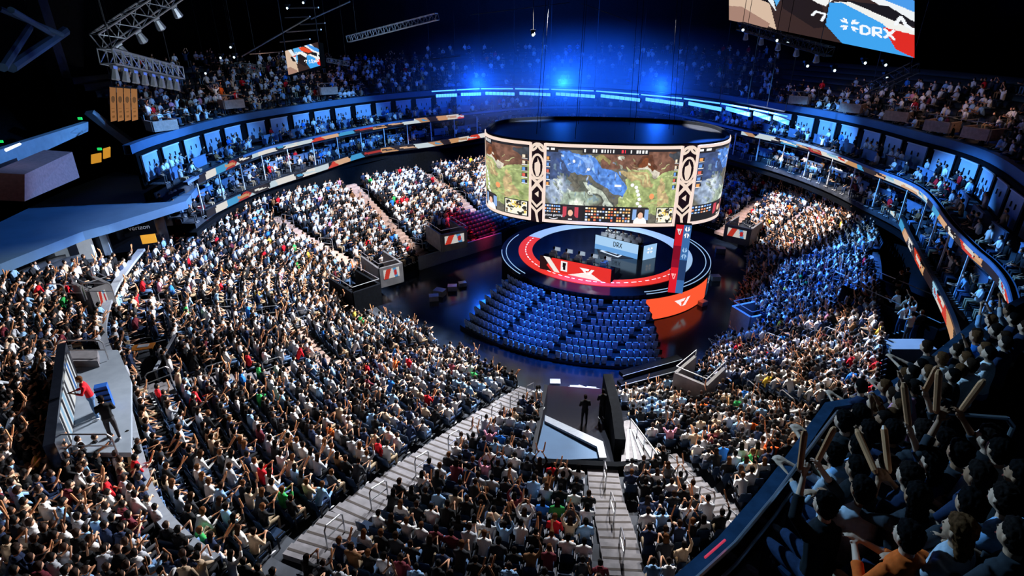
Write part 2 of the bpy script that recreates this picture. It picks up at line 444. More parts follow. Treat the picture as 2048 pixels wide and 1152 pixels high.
ribbon('led_ribbon_board', RBw[6:], ZB, .5, 'lower curved LED ribbon board above the right bowl crowd', 4)

# suite fronts: glazed panels, low dividers and white posts, one object each
def along(L, step):
    P = np.array([(p.x, p.y) for p in L]); d = np.linalg.norm(np.diff(P, axis=0), axis=1); s = np.concatenate([[0], np.cumsum(d)])
    q = np.arange(step / 2, s[-1], step); x = np.interp(q, s, P[:, 0]); y = np.interp(q, s, P[:, 1])
    k = np.clip(np.searchsorted(s, q) - 1, 0, len(P) - 2); t = P[k + 1] - P[k]
    return [(a, b, math.atan2(c[1], c[0])) for a, b, c in zip(x, y, t)]
def side(x): return 'left' if x < 8 else 'right'
k = 0
for x, y, a in along(offset(RAs, 2.75), 2.9):
    px, py, dd = J(x, y, 11.7)
    if not -20 < px < 2080 or 950 < px < 1440 : continue
    k += 1
    o = MB().box((0, 0, .95), (2.1, .1, 1.75)).build('window_%d' % k, M_PANEL, kind='structure', loc=(x, y, 10.9), rz=a)
    for sx in (-.35, .35): MB().box((sx, -.09, 1.2), (.05, .06, .3)).build('handle', M_STEEL, o)
    MB().box((0, -.06, 1.86), (2.2, .1, .07)).build('frame', M_WHITE, o)
for x, y, a in along(offset(RAs, 2.6), 3.4):
    px, py, dd = J(x, y, 8.8)
    if not -20 < px < 2080 or 960 < px < 1440: continue
    MB().box((0, 0, .75), (2.3, .12, 1.5)).build('suite_partition', M_SUITE, label='blue-lit partition panel inside the %s lower suites' % side(x), cat='partition', group='partitions of the %s lower suites' % side(x), loc=(x, y, 8.6), rz=a)
for x, y, a in along(offset(RAs, .1), 3.4):
    px, py, dd = J(x, y, 8.8)
    if not -20 < px < 2080 or 960 < px < 1440: continue
    MB().box((0, 0, 1.15), (.09, .09, 2.3)).build('suite_post', M_WHITE, label='slim white post standing under the upper ribbon board at the %s' % side(x), cat='post', group='white posts of the %s suites' % side(x), loc=(x, y, 8.1), rz=a)
for x, y, a in along(offset(RAs, 1.3), 3.4):
    for z0, lv in ((8.4, 'lower'), (10.9, 'upper')):
        px, py, dd = J(x, y, z0)
        if not -20 < px < 2080 or 960 < px < 1440: continue
        b = MB().box((0, 0, .4), (2.0, .07, .75)); b.box((0, 0, .8), (2.05, .12, .06))
        b.build('balcony_divider', M_SUITE, label='low blue balcony divider among the %s %s suite seats' % (side(x), lv), cat='divider', group='balcony dividers of the %s %s suites' % (side(x), lv), loc=(x, y, z0), rz=a)

RAs = RF[20:]
# ------------------------------------------------------------------ hall shell
MB().slab([(-75, -40), (75, -40), (75, 125), (-75, 125)], -.5, -.02).build('floor', M_FLOOR, kind='structure')
MB().slab([(-75, -40), (75, -40), (75, 125), (-75, 125)], 31, 31.5).build('ceiling', M_STEEL, kind='structure')
for nm, pl in (('wall_left', [(-70, -40), (-70, 120)]), ('wall_right', [(70, 120), (70, -40)]), ('wall_far', [(-70, 120), (70, 120)]), ('wall_rear', [(70, -39), (-70, -39)])):
    MB().wall(pl, -.5, 31, .5).build(nm, M_STEEL, kind='structure')
# ------------------------------------------------------------------ picture shown on the hanging screens
def vnoise(w, h, cells, seed):
    r = np.random.default_rng(seed); g = r.random((cells + 2, int(cells * w / h) + 3))
    y = np.linspace(0, cells, h, endpoint=False); x = np.linspace(0, cells * w / h, w, endpoint=False)
    yi, xi = y.astype(int), x.astype(int); fy = (y - yi)[:, None]; fx = (x - xi)[None]
    fy = fy * fy * (3 - 2 * fy); fx = fx * fx * (3 - 2 * fx)
    a = g[np.ix_(yi, xi)]; b = g[np.ix_(yi, xi + 1)]; c = g[np.ix_(yi + 1, xi)]; d = g[np.ix_(yi + 1, xi + 1)]
    return a * (1 - fx) * (1 - fy) + b * fx * (1 - fy) + c * (1 - fx) * fy + d * fx * fy
def game_picture(w, h, hud=True):
    c = Cv(w, h, hx('5c5a50')); X, Y = c.x, c.y
    n1 = vnoise(w, h, 6, 1); n2 = vnoise(w, h, 22, 2); n3 = vnoise(w, h, 50, 3)
    wx = X + (n1 - .5) * .10 + (n2 - .5) * .03; wy = Y + (n1[::-1] - .5) * .14 + (n2 - .5) * .04
    ox, oy = c.x, c.y; c.x, c.y = wx, wy
    c.poly([(.62, .2), (1.1, .1), (1.1, .9), (.5, .9), (.6, .6)], hx('93a068'))
    c.poly([(.80, .45), (.9, .35), (.95, .75), (.84, .8)], hx('b09a70'))
    c.poly([(.4, .0), (1.1, .0), (1.1, .22), (.8, .34), (.45, .24)], hx('6c4a3c'))
    c.poly([(.55, .3), (.68, .33), (.8, .42), (.66, .46)], hx('a8946a'))
    c.poly([(0, .05), (.12, .02), (.3, .12), (.2, .4), (.1, .6), (0, .65)], hx('3b4c74'))
    c.poly([(.12, .06), (.3, .10), (.52, .3), (.62, .5), (.6, .62), (.5, .56), (.38, .42), (.2, .34), (.1, .2)], hx('4d7cc8'))
    c.poly([(.2, .1), (.3, .16), (.42, .34), (.3, .3)], hx('7fa6e6'))
    c.ell(.10, .6, .13, .2, hx('8fa0b8'), soft=.6); c.ell(.12, .52, .05, .2, hx('c4cfdc'), soft=.9)
    c.ell(.26, .72, .16, .14, hx('93a392'), soft=.5); c.ell(.3, .76, .09, .06, hx('c8d0c0'), soft=.8)
    c.poly([(.25, .42), (.4, .5), (.52, .7), (.56, .8), (.46, .8), (.36, .62), (.25, .56)], hx('4c5048'))
    c.poly([(.3, .46), (.44, .58), (.54, .78), (.5, .8), (.38, .62)], hx('b9c2b4'), .8)
    rr_ = random.Random(9)
    for q in range(150):          # drifting brush-like dabs over water, rock and grass
        x0, y0 = rr_.uniform(.02, .98), rr_.uniform(.08, .78); L_ = rr_.uniform(.02, .09)
        blue = y0 < .15 + x0 and x0 < .6 and y0 > x0 * .7 - .1
        pal = ('2c4a90', '6c9ae0', '9cb8e8', '2c3450', 'c8d8ec') if blue and y0 < .6 else (('3c3c38', 'a4b0a0', 'd0d8cc', '5c6848', '708898') if x0 < .6 else ('6c8040', 'a8b068', 'b89870', '7c6a4c', 'c4cc90'))
        a_ = .7 + math.sin(x0 * 5) * .7; dx, dy = math.cos(a_) * L_, math.sin(a_) * L_ * 1.5
        c.poly([(x0, y0), (x0 + dx * .5 + .008, y0 + dy * .5 - .012), (x0 + dx, y0 + dy), (x0 + dx * .5 - .006, y0 + dy * .5 + .012)], hx(rr_.choice(pal)), .65)
    c.ell(.78, .2, .07, .1, hx('54301f')); c.ell(.79, .28, .09, .05, hx('c9c4b4'), .8); c.ell(.76, .22, .05, .06, hx('6e3a1c'))
    c.ell(.42, .14, .05, .05, hx('8a8250'), .9); c.ell(.97, .1, .05, .07, hx('3c4048'))
    c.x, c.y = ox, oy
    c.a *= (.6 + .7 * n2[..., None]) * (.75 + .45 * n3[..., None])
    for i, (x, y) in enumerate([(.69, .5), (.7, .55), (.71, .6), (.72, .66), (.71, .72), (.73, .76), (.66, .47)]): c.ell(x, y, .013, .024, hx('e8f4ff'))
    c.ell(.81, .62, .018, .04, hx('e88a58')); c.rect(.53, .47, .58, .5, hx('f4f8ff')); c.ell(.22, .18, .01, .02, hx('f0f8ff')); c.ell(.33, .28, .012, .018, hx('f0f8ff'))
    r = random.Random(5)
    if hud:
        c.rect(0, 0, 1, .035, hx('15131a')); c.rect(.28, 0, .76, .075, hx('15131a')); c.rect(0, 0, .1, .07, hx('15131a'))
        for i in range(22):
            x = .29 + i * .021
            if r.random() < .75: c.rect(x, .02, x + r.uniform(.006, .015), .058, hx('e83040') if .5 < x < .66 and r.random() < .6 else hx('f0f0f0'))
        c.rect(.01, .02, .03, .05, hx('ffffff')); c.rect(.045, .02, .075, .045, hx('ffffff'))
        for sx in (.012, .955):
            for i in range(5):
                y = .13 + i * .085; c.rect(sx, y, sx + .03, y + .065, hx('2a2220')); c.rect(sx + .003, y + .005, sx + .02, y + .045, hx(r.choice(('c85848', 'd8c8b0', '5888c8', 'd09050'))))
                c.rect(sx, y + .05, sx + .03, y + .06, hx('ffffff'))
        c.rect(0, .77, .79, 1, hx('100e14')); c.rect(.14, .77, .30, 1, hx('181018'))
        for j in range(3):
            for i in range(7): c.rect(.008 + i * .018, .79 + j * .04, .020 + i * .018, .81 + j * .04, hx(r.choice(('ffffff', 'b8c4d8', '6c98d8', 'd88860'))))
        for x0, bg, sh in ((.15, 'b03848', '24181c'), (.68, '7898c8', 'e4e8ec')):      # two webcams: a seated player with headset
            c.rect(x0, .78, x0 + .12, 1, hx('2a2228')); c.rect(x0, .8, x0 + .03, .95, hx(bg)); c.rect(x0 + .09, .8, x0 + .12, .95, hx(bg))
            c.ell(x0 + .06, .99, .05, .09, hx(sh)); c.ell(x0 + .06, .87, .026, .06, hx('1a1214')); c.ell(x0 + .06, .885, .019, .045, hx('d8a890'))
            c.ell(x0 + .035, .88, .006, .02, hx('0c0c10')); c.ell(x0 + .085, .88, .006, .02, hx('0c0c10')); c.rect(x0 + .045, .962, x0 + .075, .985, hx('ffffff'))
        for j in range(5):
            for i in range(16):
                x = .325 + i * .0215
                if i in (7, 8) and j == 4: continue
                if r.random() < .85: c.rect(x, .795 + j * .04, x + .015, .82 + j * .04, hx(r.choice(('f0e4d0', 'e89a58', 'c86040', 'ffffff', '88a0c8', 'f0b070'))))
        c.rect(.855, .77, 1, 1, hx('100e14'))
        c.rect(.862, .78, .985, .985, hx('d8d4c4'))
        for i in range(46): c.ell(r.uniform(.87, .98), r.uniform(.79, .97), r.uniform(.003, .012), r.uniform(.008, .022), hx(r.choice(('181818', '3a3a30', 'e0c060', '705030'))))
    c.a = np.clip(c.a * 1.45 + .015, 0, 1)
    return c
def mark_panel(w, h):
    """cream interlaced arcs and hexagon on dark plum"""
    c = Cv(w, h, hx('1c0f16')); cr = hx('f4ddcc'); A = w / h
    def arc(cx, cy, rx, ry, a0, a1, wd):
        c.line([(cx + math.cos(math.radians(a)) * rx, cy + math.sin(math.radians(a)) * ry) for a in np.linspace(a0, a1, 18)], wd, cr, A)
    arc(.5, .10, .42, .07, 180, 360, .035); arc(.0, .04, .45, .07, 0, 90, .03); arc(1., .04, .45, .07, 90, 180, .03)
    arc(.5, .30, .42, .145, 0, 360, .028); c.poly([(.3, .26), (.5, .24), (.5, .19), (.7, .27), (.7, .36), (.58, .42), (.42, .42), (.3, .34)], cr)
    c.line([(.0, .42), (.5, .50), (1., .62)], .04, cr, A); c.line([(1., .42), (.5, .50), (0, .62)], .04, cr, A)
    c.line([(.5, .52), (.92, .6), (.92, .72), (.5, .8), (.08, .72), (.08, .6), (.5, .52)], .03, cr, A)
    c.poly([(.34, .64), (.62, .60), (.62, .68)], cr)
    c.line([(0, .78), (.45, .86), (.6, 1.)], .035, cr, A); c.line([(1, .78), (.55, .86)], .035, cr, A)
    c.poly([(.36, .86), (.62, .86), (.5, .97)], cr)
    return c
# hanging oval screen: path local x(right), y; centre LC, turned by YAW
LC = Vector((7.75, 48.4, 0)); YAW = math.radians(-8); LA, LB, LE = 9.9, 6.7, 2.7; ZL0, ZL1 = 6.95, 13.05
def oval(t, k=1.):
    c_, s_ = math.cos(t), math.sin(t)
    x = LA * k * math.copysign(abs(c_) ** (2 / LE), c_); y = LB * k * math.copysign(abs(s_) ** (2 / LE), s_)
    return LC.x + x * math.cos(YAW) - y * math.sin(YAW), LC.y + x * math.sin(YAW) + y * math.cos(YAW), x
OT = np.linspace(0, 2 * math.pi, 721); OP = np.array([oval(t) for t in OT])
def at_local(x0, front=True):
    """index range of the front path with local x"""
    m = [(abs(OP[i, 2] - x0), i) for i in range(len(OT)) if (math.sin(OT[i]) < 0) == front]
    return min(m)[1]
hang = empty('hanging_screen', 'large oval screen of cream-framed game pictures hanging over the round stage', 'screen', (LC.x, LC.y, 0))
def lpath(i0, i1, off=0.):
    P = OP[i0:i1 + 1, :2].copy()
    if off:
        d = P - np.array([LC.x, LC.y]); P += d / np.linalg.norm(d, axis=1)[:, None] * off
    P -= np.array([LC.x, LC.y])
    d = np.linalg.norm(np.diff(P, axis=0), axis=1); s = np.concatenate([[0], np.cumsum(d)]); return P, s
def lscreen(cv, i0, i1, z0, z1, off, name, **kw):
    P, s = lpath(i0, i1, off)
    return cv.build(name, lambda u, v: (np.interp(u * s[-1], s, P[:, 0]), np.interp(u * s[-1], s, P[:, 1]), z0 + (z1 - z0) * (1 - v)), M_LED, hang, **kw)
iL, i1_, i2_, i3_, i4_, iR = [at_local(v) for v in (-9.88, -5.5, -4.4, 5.6, 6.8, 9.88)]
full = game_picture(340, 170)
front = lscreen(full, i2_, i3_, ZL0 + .2, ZL1 - .2, .03, 'front_screen', label='wide front screen showing the game picture')
half = Cv(150, 170); half.a = full.a[:, 190:340]
lscreen(half, iL, i1_, ZL0 + .2, ZL1 - .2, .03, 'side_screen', label='left side screen showing part of the game picture')
half = Cv(120, 170); half.a = full.a[:, :120]
lscreen(half, i4_, iR, ZL0 + .2, ZL1 - .2, .03, 'side_screen', label='right side screen showing part of the game picture')
mp = mark_panel(60, 280)
lscreen(mp, i1_, i2_, ZL0 - .1, ZL1 + .1, .04, 'emblem_panel', label='dark emblem panel left of the front screen')
lscreen(mp, i3_, i4_, ZL0 - .1, ZL1 + .1, .04, 'emblem_panel', label='dark emblem panel right of the front screen')
def lband(i0, i1, z0, z1, off, m, name):
    P, s = lpath(i0, i1, off); P2, _ = lpath(i0, i1, off - .25); vs = []; n = len(P)
    for p, q in zip(P, P2): vs += [(p[0], p[1], z0), (p[0], p[1], z1), (q[0], q[1], z1), (q[0], q[1], z0)]
    fs = [(i * 4 + k, i * 4 + (k + 1) % 4, i * 4 + 4 + (k + 1) % 4, i * 4 + 4 + k) for i in range(n - 1) for k in range(4)] + [(0, 1, 2, 3), (n * 4 - 1, n * 4 - 2, n * 4 - 3, n * 4 - 4)]
    return MB().add(vs, fs).build(name, m, hang)
for a, b in ((iL, i1_), (i2_, i3_), (i4_, iR)):
    lband(a, b, ZL1 - .2, ZL1 + .02, .08, M_CREAM, 'frame_bar'); lband(a, b, ZL0 - .02, ZL0 + .22, .08, M_CREAM, 'frame_bar')
    for j in (a, b):
        p, s = lpath(j, j, .03)
        MB().box((p[0][0], p[0][1], (ZL0 + ZL1) / 2), (.2, .2, ZL1 - ZL0)).build('frame_post', M_CREAM, hang)
lband(0, 720, ZL0 - .15, ZL1 + .15, -.02, M_BLACK, 'housing')
P, s = lpath(0, 719, -.05); MB().slab([tuple(p) for p in P], ZL1 - .35, ZL1 - .1).build('roof_panel', M_STEEL, hang)
P, s = lpath(0, 719, -.3); MB().slab([tuple(p) for p in P], ZL0 - .05, ZL0 + .1).build('underside', M_STEEL, hang)
for i in range(8):
    a = i * math.pi / 4 + .3; MB().bar((math.cos(a) * 6, math.sin(a) * 4, ZL1 - .1), (math.cos(a) * 5, math.sin(a) * 3.4, 31), .02).build('hanging_cable', M_BLACK, hang)
def text(name, s, size, m, parent, loc, rot, ext=.004, **kw):
    c = bpy.data.curves.new(name, 'FONT'); c.body = s; c.size = size; c.extrude = ext; c.align_x = 'CENTER'; c.align_y = 'CENTER'
    o = bpy.data.objects.new(name, c); o.rotation_euler = rot; o.location = loc; COL.objects.link(o); c.materials.append(m)
    dg = bpy.context.evaluated_depsgraph_get(); me = bpy.data.meshes.new_from_object(o.evaluated_get(dg)); bpy.data.objects.remove(o)
    me.materials.clear(); me.materials.append(m)
    o = link(name, me, parent, **kw); o.location = loc; o.rotation_euler = rot; return o
M_WLED = mat('white_led', (.95, .95, 1), emit=1.)
P, s = lpath(i2_, i3_, .05)
def on_front(u, v, off=.03):
    x = np.interp(u * s[-1], s, P[:, 0]); y = np.interp(u * s[-1], s, P[:, 1]); return (x, y - off, ZL0 + .2 + (ZL1 - ZL0 - .4) * (1 - v))
text('sponsor_lettering', 'prime gaming', .27, M_WLED, hang, on_front(.078, .925, .06), (math.pi / 2, 0, YAW))
MB().path([(on_front(.045, .955)[0] + i * .11, on_front(.045 + i * .01, .965 + .0)[1] - .02, on_front(0, .965)[2] - .08 * math.sin(i / 6 * math.pi)) for i in range(7)], .025, 4).build('smile_mark', M_WLED, hang)

# ------------------------------------------------------------------ round stage
sx, sy = STG.x, STG.y
stage = empty('round_stage', 'round black stage with a red and white lit ring under the hanging screen', 'stage', (sx, sy, 0))
def annulus(r0, r1, z0, z1, a0=0., a1=360., n=120):
    mb = MB(); vs = []; m = max(3, int(n * (a1 - a0) / 360)); A = [math.radians(a0 + (a1 - a0) * i / m) for i in range(m + 1)]
    for a in A:
        for r, z in ((r0, z0), (r1, z0), (r1, z1), (r0, z1)): vs.append((math.cos(a) * r, math.sin(a) * r, z))
    fs = [(i * 4 + k, i * 4 + 4 + k, i * 4 + 4 + (k + 1) % 4, i * 4 + (k + 1) % 4) for i in range(m) for k in range(4)]
    if a1 - a0 < 360: fs += [(0, 1, 2, 3)[::-1], (m * 4, m * 4 + 1, m * 4 + 2, m * 4 + 3)]
    return mb.add(vs, fs)
ZS = 2.3
M_REDLED = mat('red_led', hx('f03a34'), emit=.9); M_PALELED = mat('pale_blue_led', hx('a8ccf4'), emit=.85); M_GLOSS = mat('stage_gloss_floor', (.006, .008, .014), .12, spec=.5)
annulus(0.01, 9.4, ZS - .35, ZS).build('deck', M_NEAR, stage); annulus(.01, 6.5, ZS, ZS + .03).build('inner_floor', M_GLOSS, stage)
annulus(9.2, 9.35, 0, ZS - .35).build('drum_wall', M_BLACK, stage)
annulus(6.55, 7.8, ZS, ZS + .06, 150, 318).build('ring_light', M_REDLED, stage, label='red lit part of the stage ring')
annulus(6.55, 7.8, ZS, ZS + .06, -42, 150).build('ring_light', M_PALELED, stage, label='pale blue lit part of the stage ring')
for i in range(34):
    a = 152 + i * 4.9; annulus(7.1, 7.2, ZS + .06, ZS + .07, a, a + 2.2 + (i % 3) * .6, 240).build('ring_marking', M_WLED, stage)
for r_ in (8.9, 9.3): annulus(r_, r_ + .06, ZS, ZS + .03, 150 if r_ < 9 else 178, 215 if r_ < 9 else 214).build('edge_line', M_PALELED, stage); annulus(r_, r_ + .06, ZS, ZS + .03, -78, 20).build('edge_line', M_PALELED, stage)
# team signs on the drum
def drum(cv, a0, a1, r, z0, z1, name, **kw):
    return cv.build(name, lambda u, v: (np.cos(np.radians(a0 + (a1 - a0) * u)) * r, np.sin(np.radians(a0 + (a1 - a0) * u)) * r, z0 + (z1 - z0) * (1 - v)), M_LED, stage, **kw)
def t1_mark(c, x, y, k, col, A):
    c.poly([(x - .9 * k / A, y - .45 * k), (x + .25 * k / A, y - .45 * k), (x + .1 * k / A, y - .1 * k), (x - .2 * k / A, y - .1 * k), (x - .1 * k / A, y + .45 * k)], col)
    c.poly([(x + .45 * k / A, y - .45 * k), (x + .8 * k / A, y - .45 * k), (x + .3 * k / A, y + .45 * k), (x - .05 * k / A, y + .45 * k)], col)
def drx_mark(c, x, y, k, col, A):
    for q in range(4):
        a = math.radians(45 + 90 * q)
        c.poly([(x + math.cos(a + d) * r * k / A, y + math.sin(a + d) * r * k) for d, r in ((0, .08), (-.45, .38), (-.2, .52), (0, .36), (.2, .52), (.45, .38))], col)
def word_drx(c, x, y, k, col, A, wd=.1):
    L = lambda pts: c.line([(x + px * k / A, y + py * k) for px, py in pts], wd * k, col, A)
    L([(0, -.4), (.3, -.4), (.5, -.2), (.5, .2), (.3, .4), (0, .4), (0, -.4)])
    L([(.75, .4), (.75, -.4), (1.2, -.4), (1.2, 0), (.85, .05), (1.2, .4)]); L([(1.45, -.4), (1.95, .4)]); L([(1.95, -.4), (1.45, .4)])
c = Cv(180, 60, hx('ff5a34')); t1_mark(c, .5, .5, .42, hx('fff0f0'), 3.0)
drum(c, 280, 328, 9.42, .05, ZS - .42, 'team_sign', label='orange-red sign with a white winged letter mark')
c = Cv(90, 60, hx('18304c')); drx_mark(c, .2, .3, .4, hx('f4f8ff'), 1.5); word_drx(c, .35, .3, .3, hx('f4f8ff'), 1.5); drx_mark(c, .7, .72, .5, hx('b8dcff'), 1.5)
drum(c, 329, 356, 9.42, .05, ZS - .42, 'team_sign', label='dark blue sign with white marks')
# stepped seating in front of the stage
M_BSEAT = mat('blue_lit_chair', (.34, .5, .9), .5, noise=.5, nscale=5)  # blue of the stage light is put into the chair colour
ter = empty('stage_front_risers', 'curved black risers stepping down in front of the round stage', 'risers', (sx, sy, 0))
chair = MB().box((0, 0, .25), (.34, .34, .06)); chair.box((0, -.17, .42), (.34, .05, .32)); chair.box((0, 0, .12), (.28, .28, .24))
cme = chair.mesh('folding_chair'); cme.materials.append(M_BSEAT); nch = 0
for i in range(9):
    r = 9.75 + i * .70; z = 1.75 - i * .19
    a1 = 281 - i * .5
    annulus(r, r + .72, 0, z, 210 + i * 1.2, a1).build('riser_step', M_NEAR, ter)
    n = int(math.radians(a1 - 212) * r / .50)
    for q in range(n):
        a = math.radians(211 + i * 1.2 + (a1 - 212 - i * 1.2) * (q + .5) / n)
        if q % 9 == 8: continue
        nch += 1
        if nch > 300: break
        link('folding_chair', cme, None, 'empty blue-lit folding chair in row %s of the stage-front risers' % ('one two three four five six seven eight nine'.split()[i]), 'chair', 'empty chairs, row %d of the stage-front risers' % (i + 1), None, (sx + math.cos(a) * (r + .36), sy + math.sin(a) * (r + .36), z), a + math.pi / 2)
for k_, (lx, ly) in enumerate(((7.2, 46.2), (9.2, 50.2))): spot('stage_light', (lx, ly, 6.7), (lx, ly - .5 + k_, 2), (1800, 1500)[k_], (.85, .93, 1), 110, .6, .1)
# LED totem beside the ring
to = empty('screen_totem', 'tall narrow red and blue screen tower at the right of the stage ring', 'screen', U(1350, 583, ZS)); to.rotation_euler.z = -.25
MB().box((0, .0, 2.75), (1.1, .5, 5.5)).build('housing', M_BLACK, to)
c = Cv(24, 120, hx('e01c2c')); c.rect(0, .3, 1, .62, hx('90102a')); t1_mark(c, .5, .1, .09, hx('ffffff'), .25); t1_mark(c, .5, .75, .1, hx('ffb0b0'), .25)
c.a[:60] *= .8
c.build('left_screen', lambda u, v: (-.55 + .55 * u, -.26 + 0 * u, 5.5 * (1 - v)), M_LED, to, label='red half of the totem')
c = Cv(24, 120, hx('3c6ca8')); drx_mark(c, .5, .1, .2, hx('ffffff'), .25); c.rect(0, .5, 1, .8, hx('243c68')); drx_mark(c, .5, .4, .2, hx('a0c8f0'), .25)
c.build('right_screen', lambda u, v: (0 + .55 * u, -.26 + 0 * u, 5.5 * (1 - v)), M_LED, to, label='blue half of the totem')
# player desks
def desk(pl, pr, cv, nm, lab, hh):
    a = U(*pl, ZS); b = U(*pr, ZS); d = b - a; L = d.length; an = math.atan2(d.y, d.x); m = (a + b) / 2
    o = empty('player_desk', lab, 'desk', (m.x, m.y, ZS + .03), an)
    MB().box((0, .5, hh - .2), (L, .9, .06)).build('desk_top', M_NEAR, o); MB().box((0, .0, hh / 2), (L, .1, hh)).build('front_panel', M_BLACK, o)
    for q in (-1, 1): MB().box((q * (L / 2 - .05), .45, hh / 2 - .1), (.1, .8, hh - .2)).build('side_panel', M_BLACK, o)
    cv.build('front_screen', lambda u, v: ((u - .5) * L, -.06 + 0 * u, hh * (1 - v)), M_LED, o)
    return o, L, an, m
c = Cv(150, 40, hx('a8d0f4')); c.rect(0, .66, 1, 1, hx('6aa4e0')); word_drx(c, .44, .35, .36, hx('101820'), 3.75, .16)
d1 = desk((1190, 497), (1275, 519), c, 0, 'pale blue lit team desk at the back right of the stage', 1.35)
c = Cv(150, 40, hx('e8322c')); c.poly([(0, 0), (.18, 0), (.1, .6), (.18, 1), (0, 1)], hx('2a1416')); c.poly([(.05, 0), (.14, 0), (.3, 1), (.22, 1)], hx('f4ece4')); c.poly([(.4, 1), (.7, .5), (.9, 1)], hx('fff0ec')); c.rect(.31, .1, .4, .8, hx('f4f0f0')); c.poly([(.33, .2), (.38, .2), (.37, .7), (.34, .7)], hx('181418')); t1_mark(c, .68, .5, .45, hx('ffffff'), 3.75)
d2 = desk((1080, 538), (1221, 568), c, 0, 'red lit team desk at the front left of the stage', 1.25)
c = Cv(40, 40, hx('9cc8f0')); drx_mark(c, .5, .4, .5, hx('ffffff'), 1.)
d3 = desk((1284, 521), (1310, 515), c, 0, 'short pale blue end desk right of the pale team desk', 1.35)
# lit picture on the stage floor
c = Cv(60, 60, (.01, .015, .03)); A = 1.
for pts in ([(.1, .5), (.5, .1), (.9, .5), (.5, .9), (.1, .5)], [(.3, .5), (.5, .3), (.7, .5), (.5, .7), (.3, .5)], [(.1, .5), (.7, .5)], [(.5, .3), (.9, .5)]): c.line(pts, .07, hx('d8e8ff'), A)
fc = U(1230, 503, ZS); c.build('floor_screen', lambda u, v: (fc.x - sx + (u - .5) * 3.2, fc.y - sy + (.5 - v) * 3.6, 0 * u + ZS + .05), M_LED, stage, label='white line emblem lit in the stage floor')
# ------------------------------------------------------------------ people
POSES = {  # elbow and wrist positions for (left, right), lean, head pitch; seated, facing +y, hip height .45
 'hands on lap':     dict(e=((-.27, .02, .78), (.27, .02, .78)), w=((-.10, .30, .62), (.10, .32, .62)), lean=.03),
 'hands clasped':    dict(e=((-.26, .10, .80), (.26, .10, .80)), w=((-.04, .38, .86), (.04, .38, .88)), lean=.08),
 'leaning forward':  dict(e=((-.22, .36, .70), (.22, .36, .70)), w=((-.05, .56, .78), (.05, .56, .80)), lean=.26),
 'one arm raised':   dict(e=((-.26, .04, .80), (.30, .14, 1.24)), w=((-.10, .30, .66), (.20, .26, 1.52)), lean=.04),
 'both arms raised': dict(e=((-.30, .12, 1.24), (.30, .12, 1.24)), w=((-.12, .24, 1.52), (.12, .24, 1.52)), lean=.05),
 'arms folded':      dict(e=((-.26, .10, .80), (.26, .10, .80)), w=((.06, .26, .84), (-.08, .29, .80)), lean=-.02),
 'holding up phone': dict(e=((-.24, .20, .92), (.24, .20, .92)), w=((-.06, .40, 1.12), (.06, .40, 1.12)), lean=.02),
 'leaning back':     dict(e=((-.28, -.02, .80), (.28, -.02, .80)), w=((-.20, .26, .62), (.20, .28, .60)), lean=-.08),
}
PN = list(POSES)
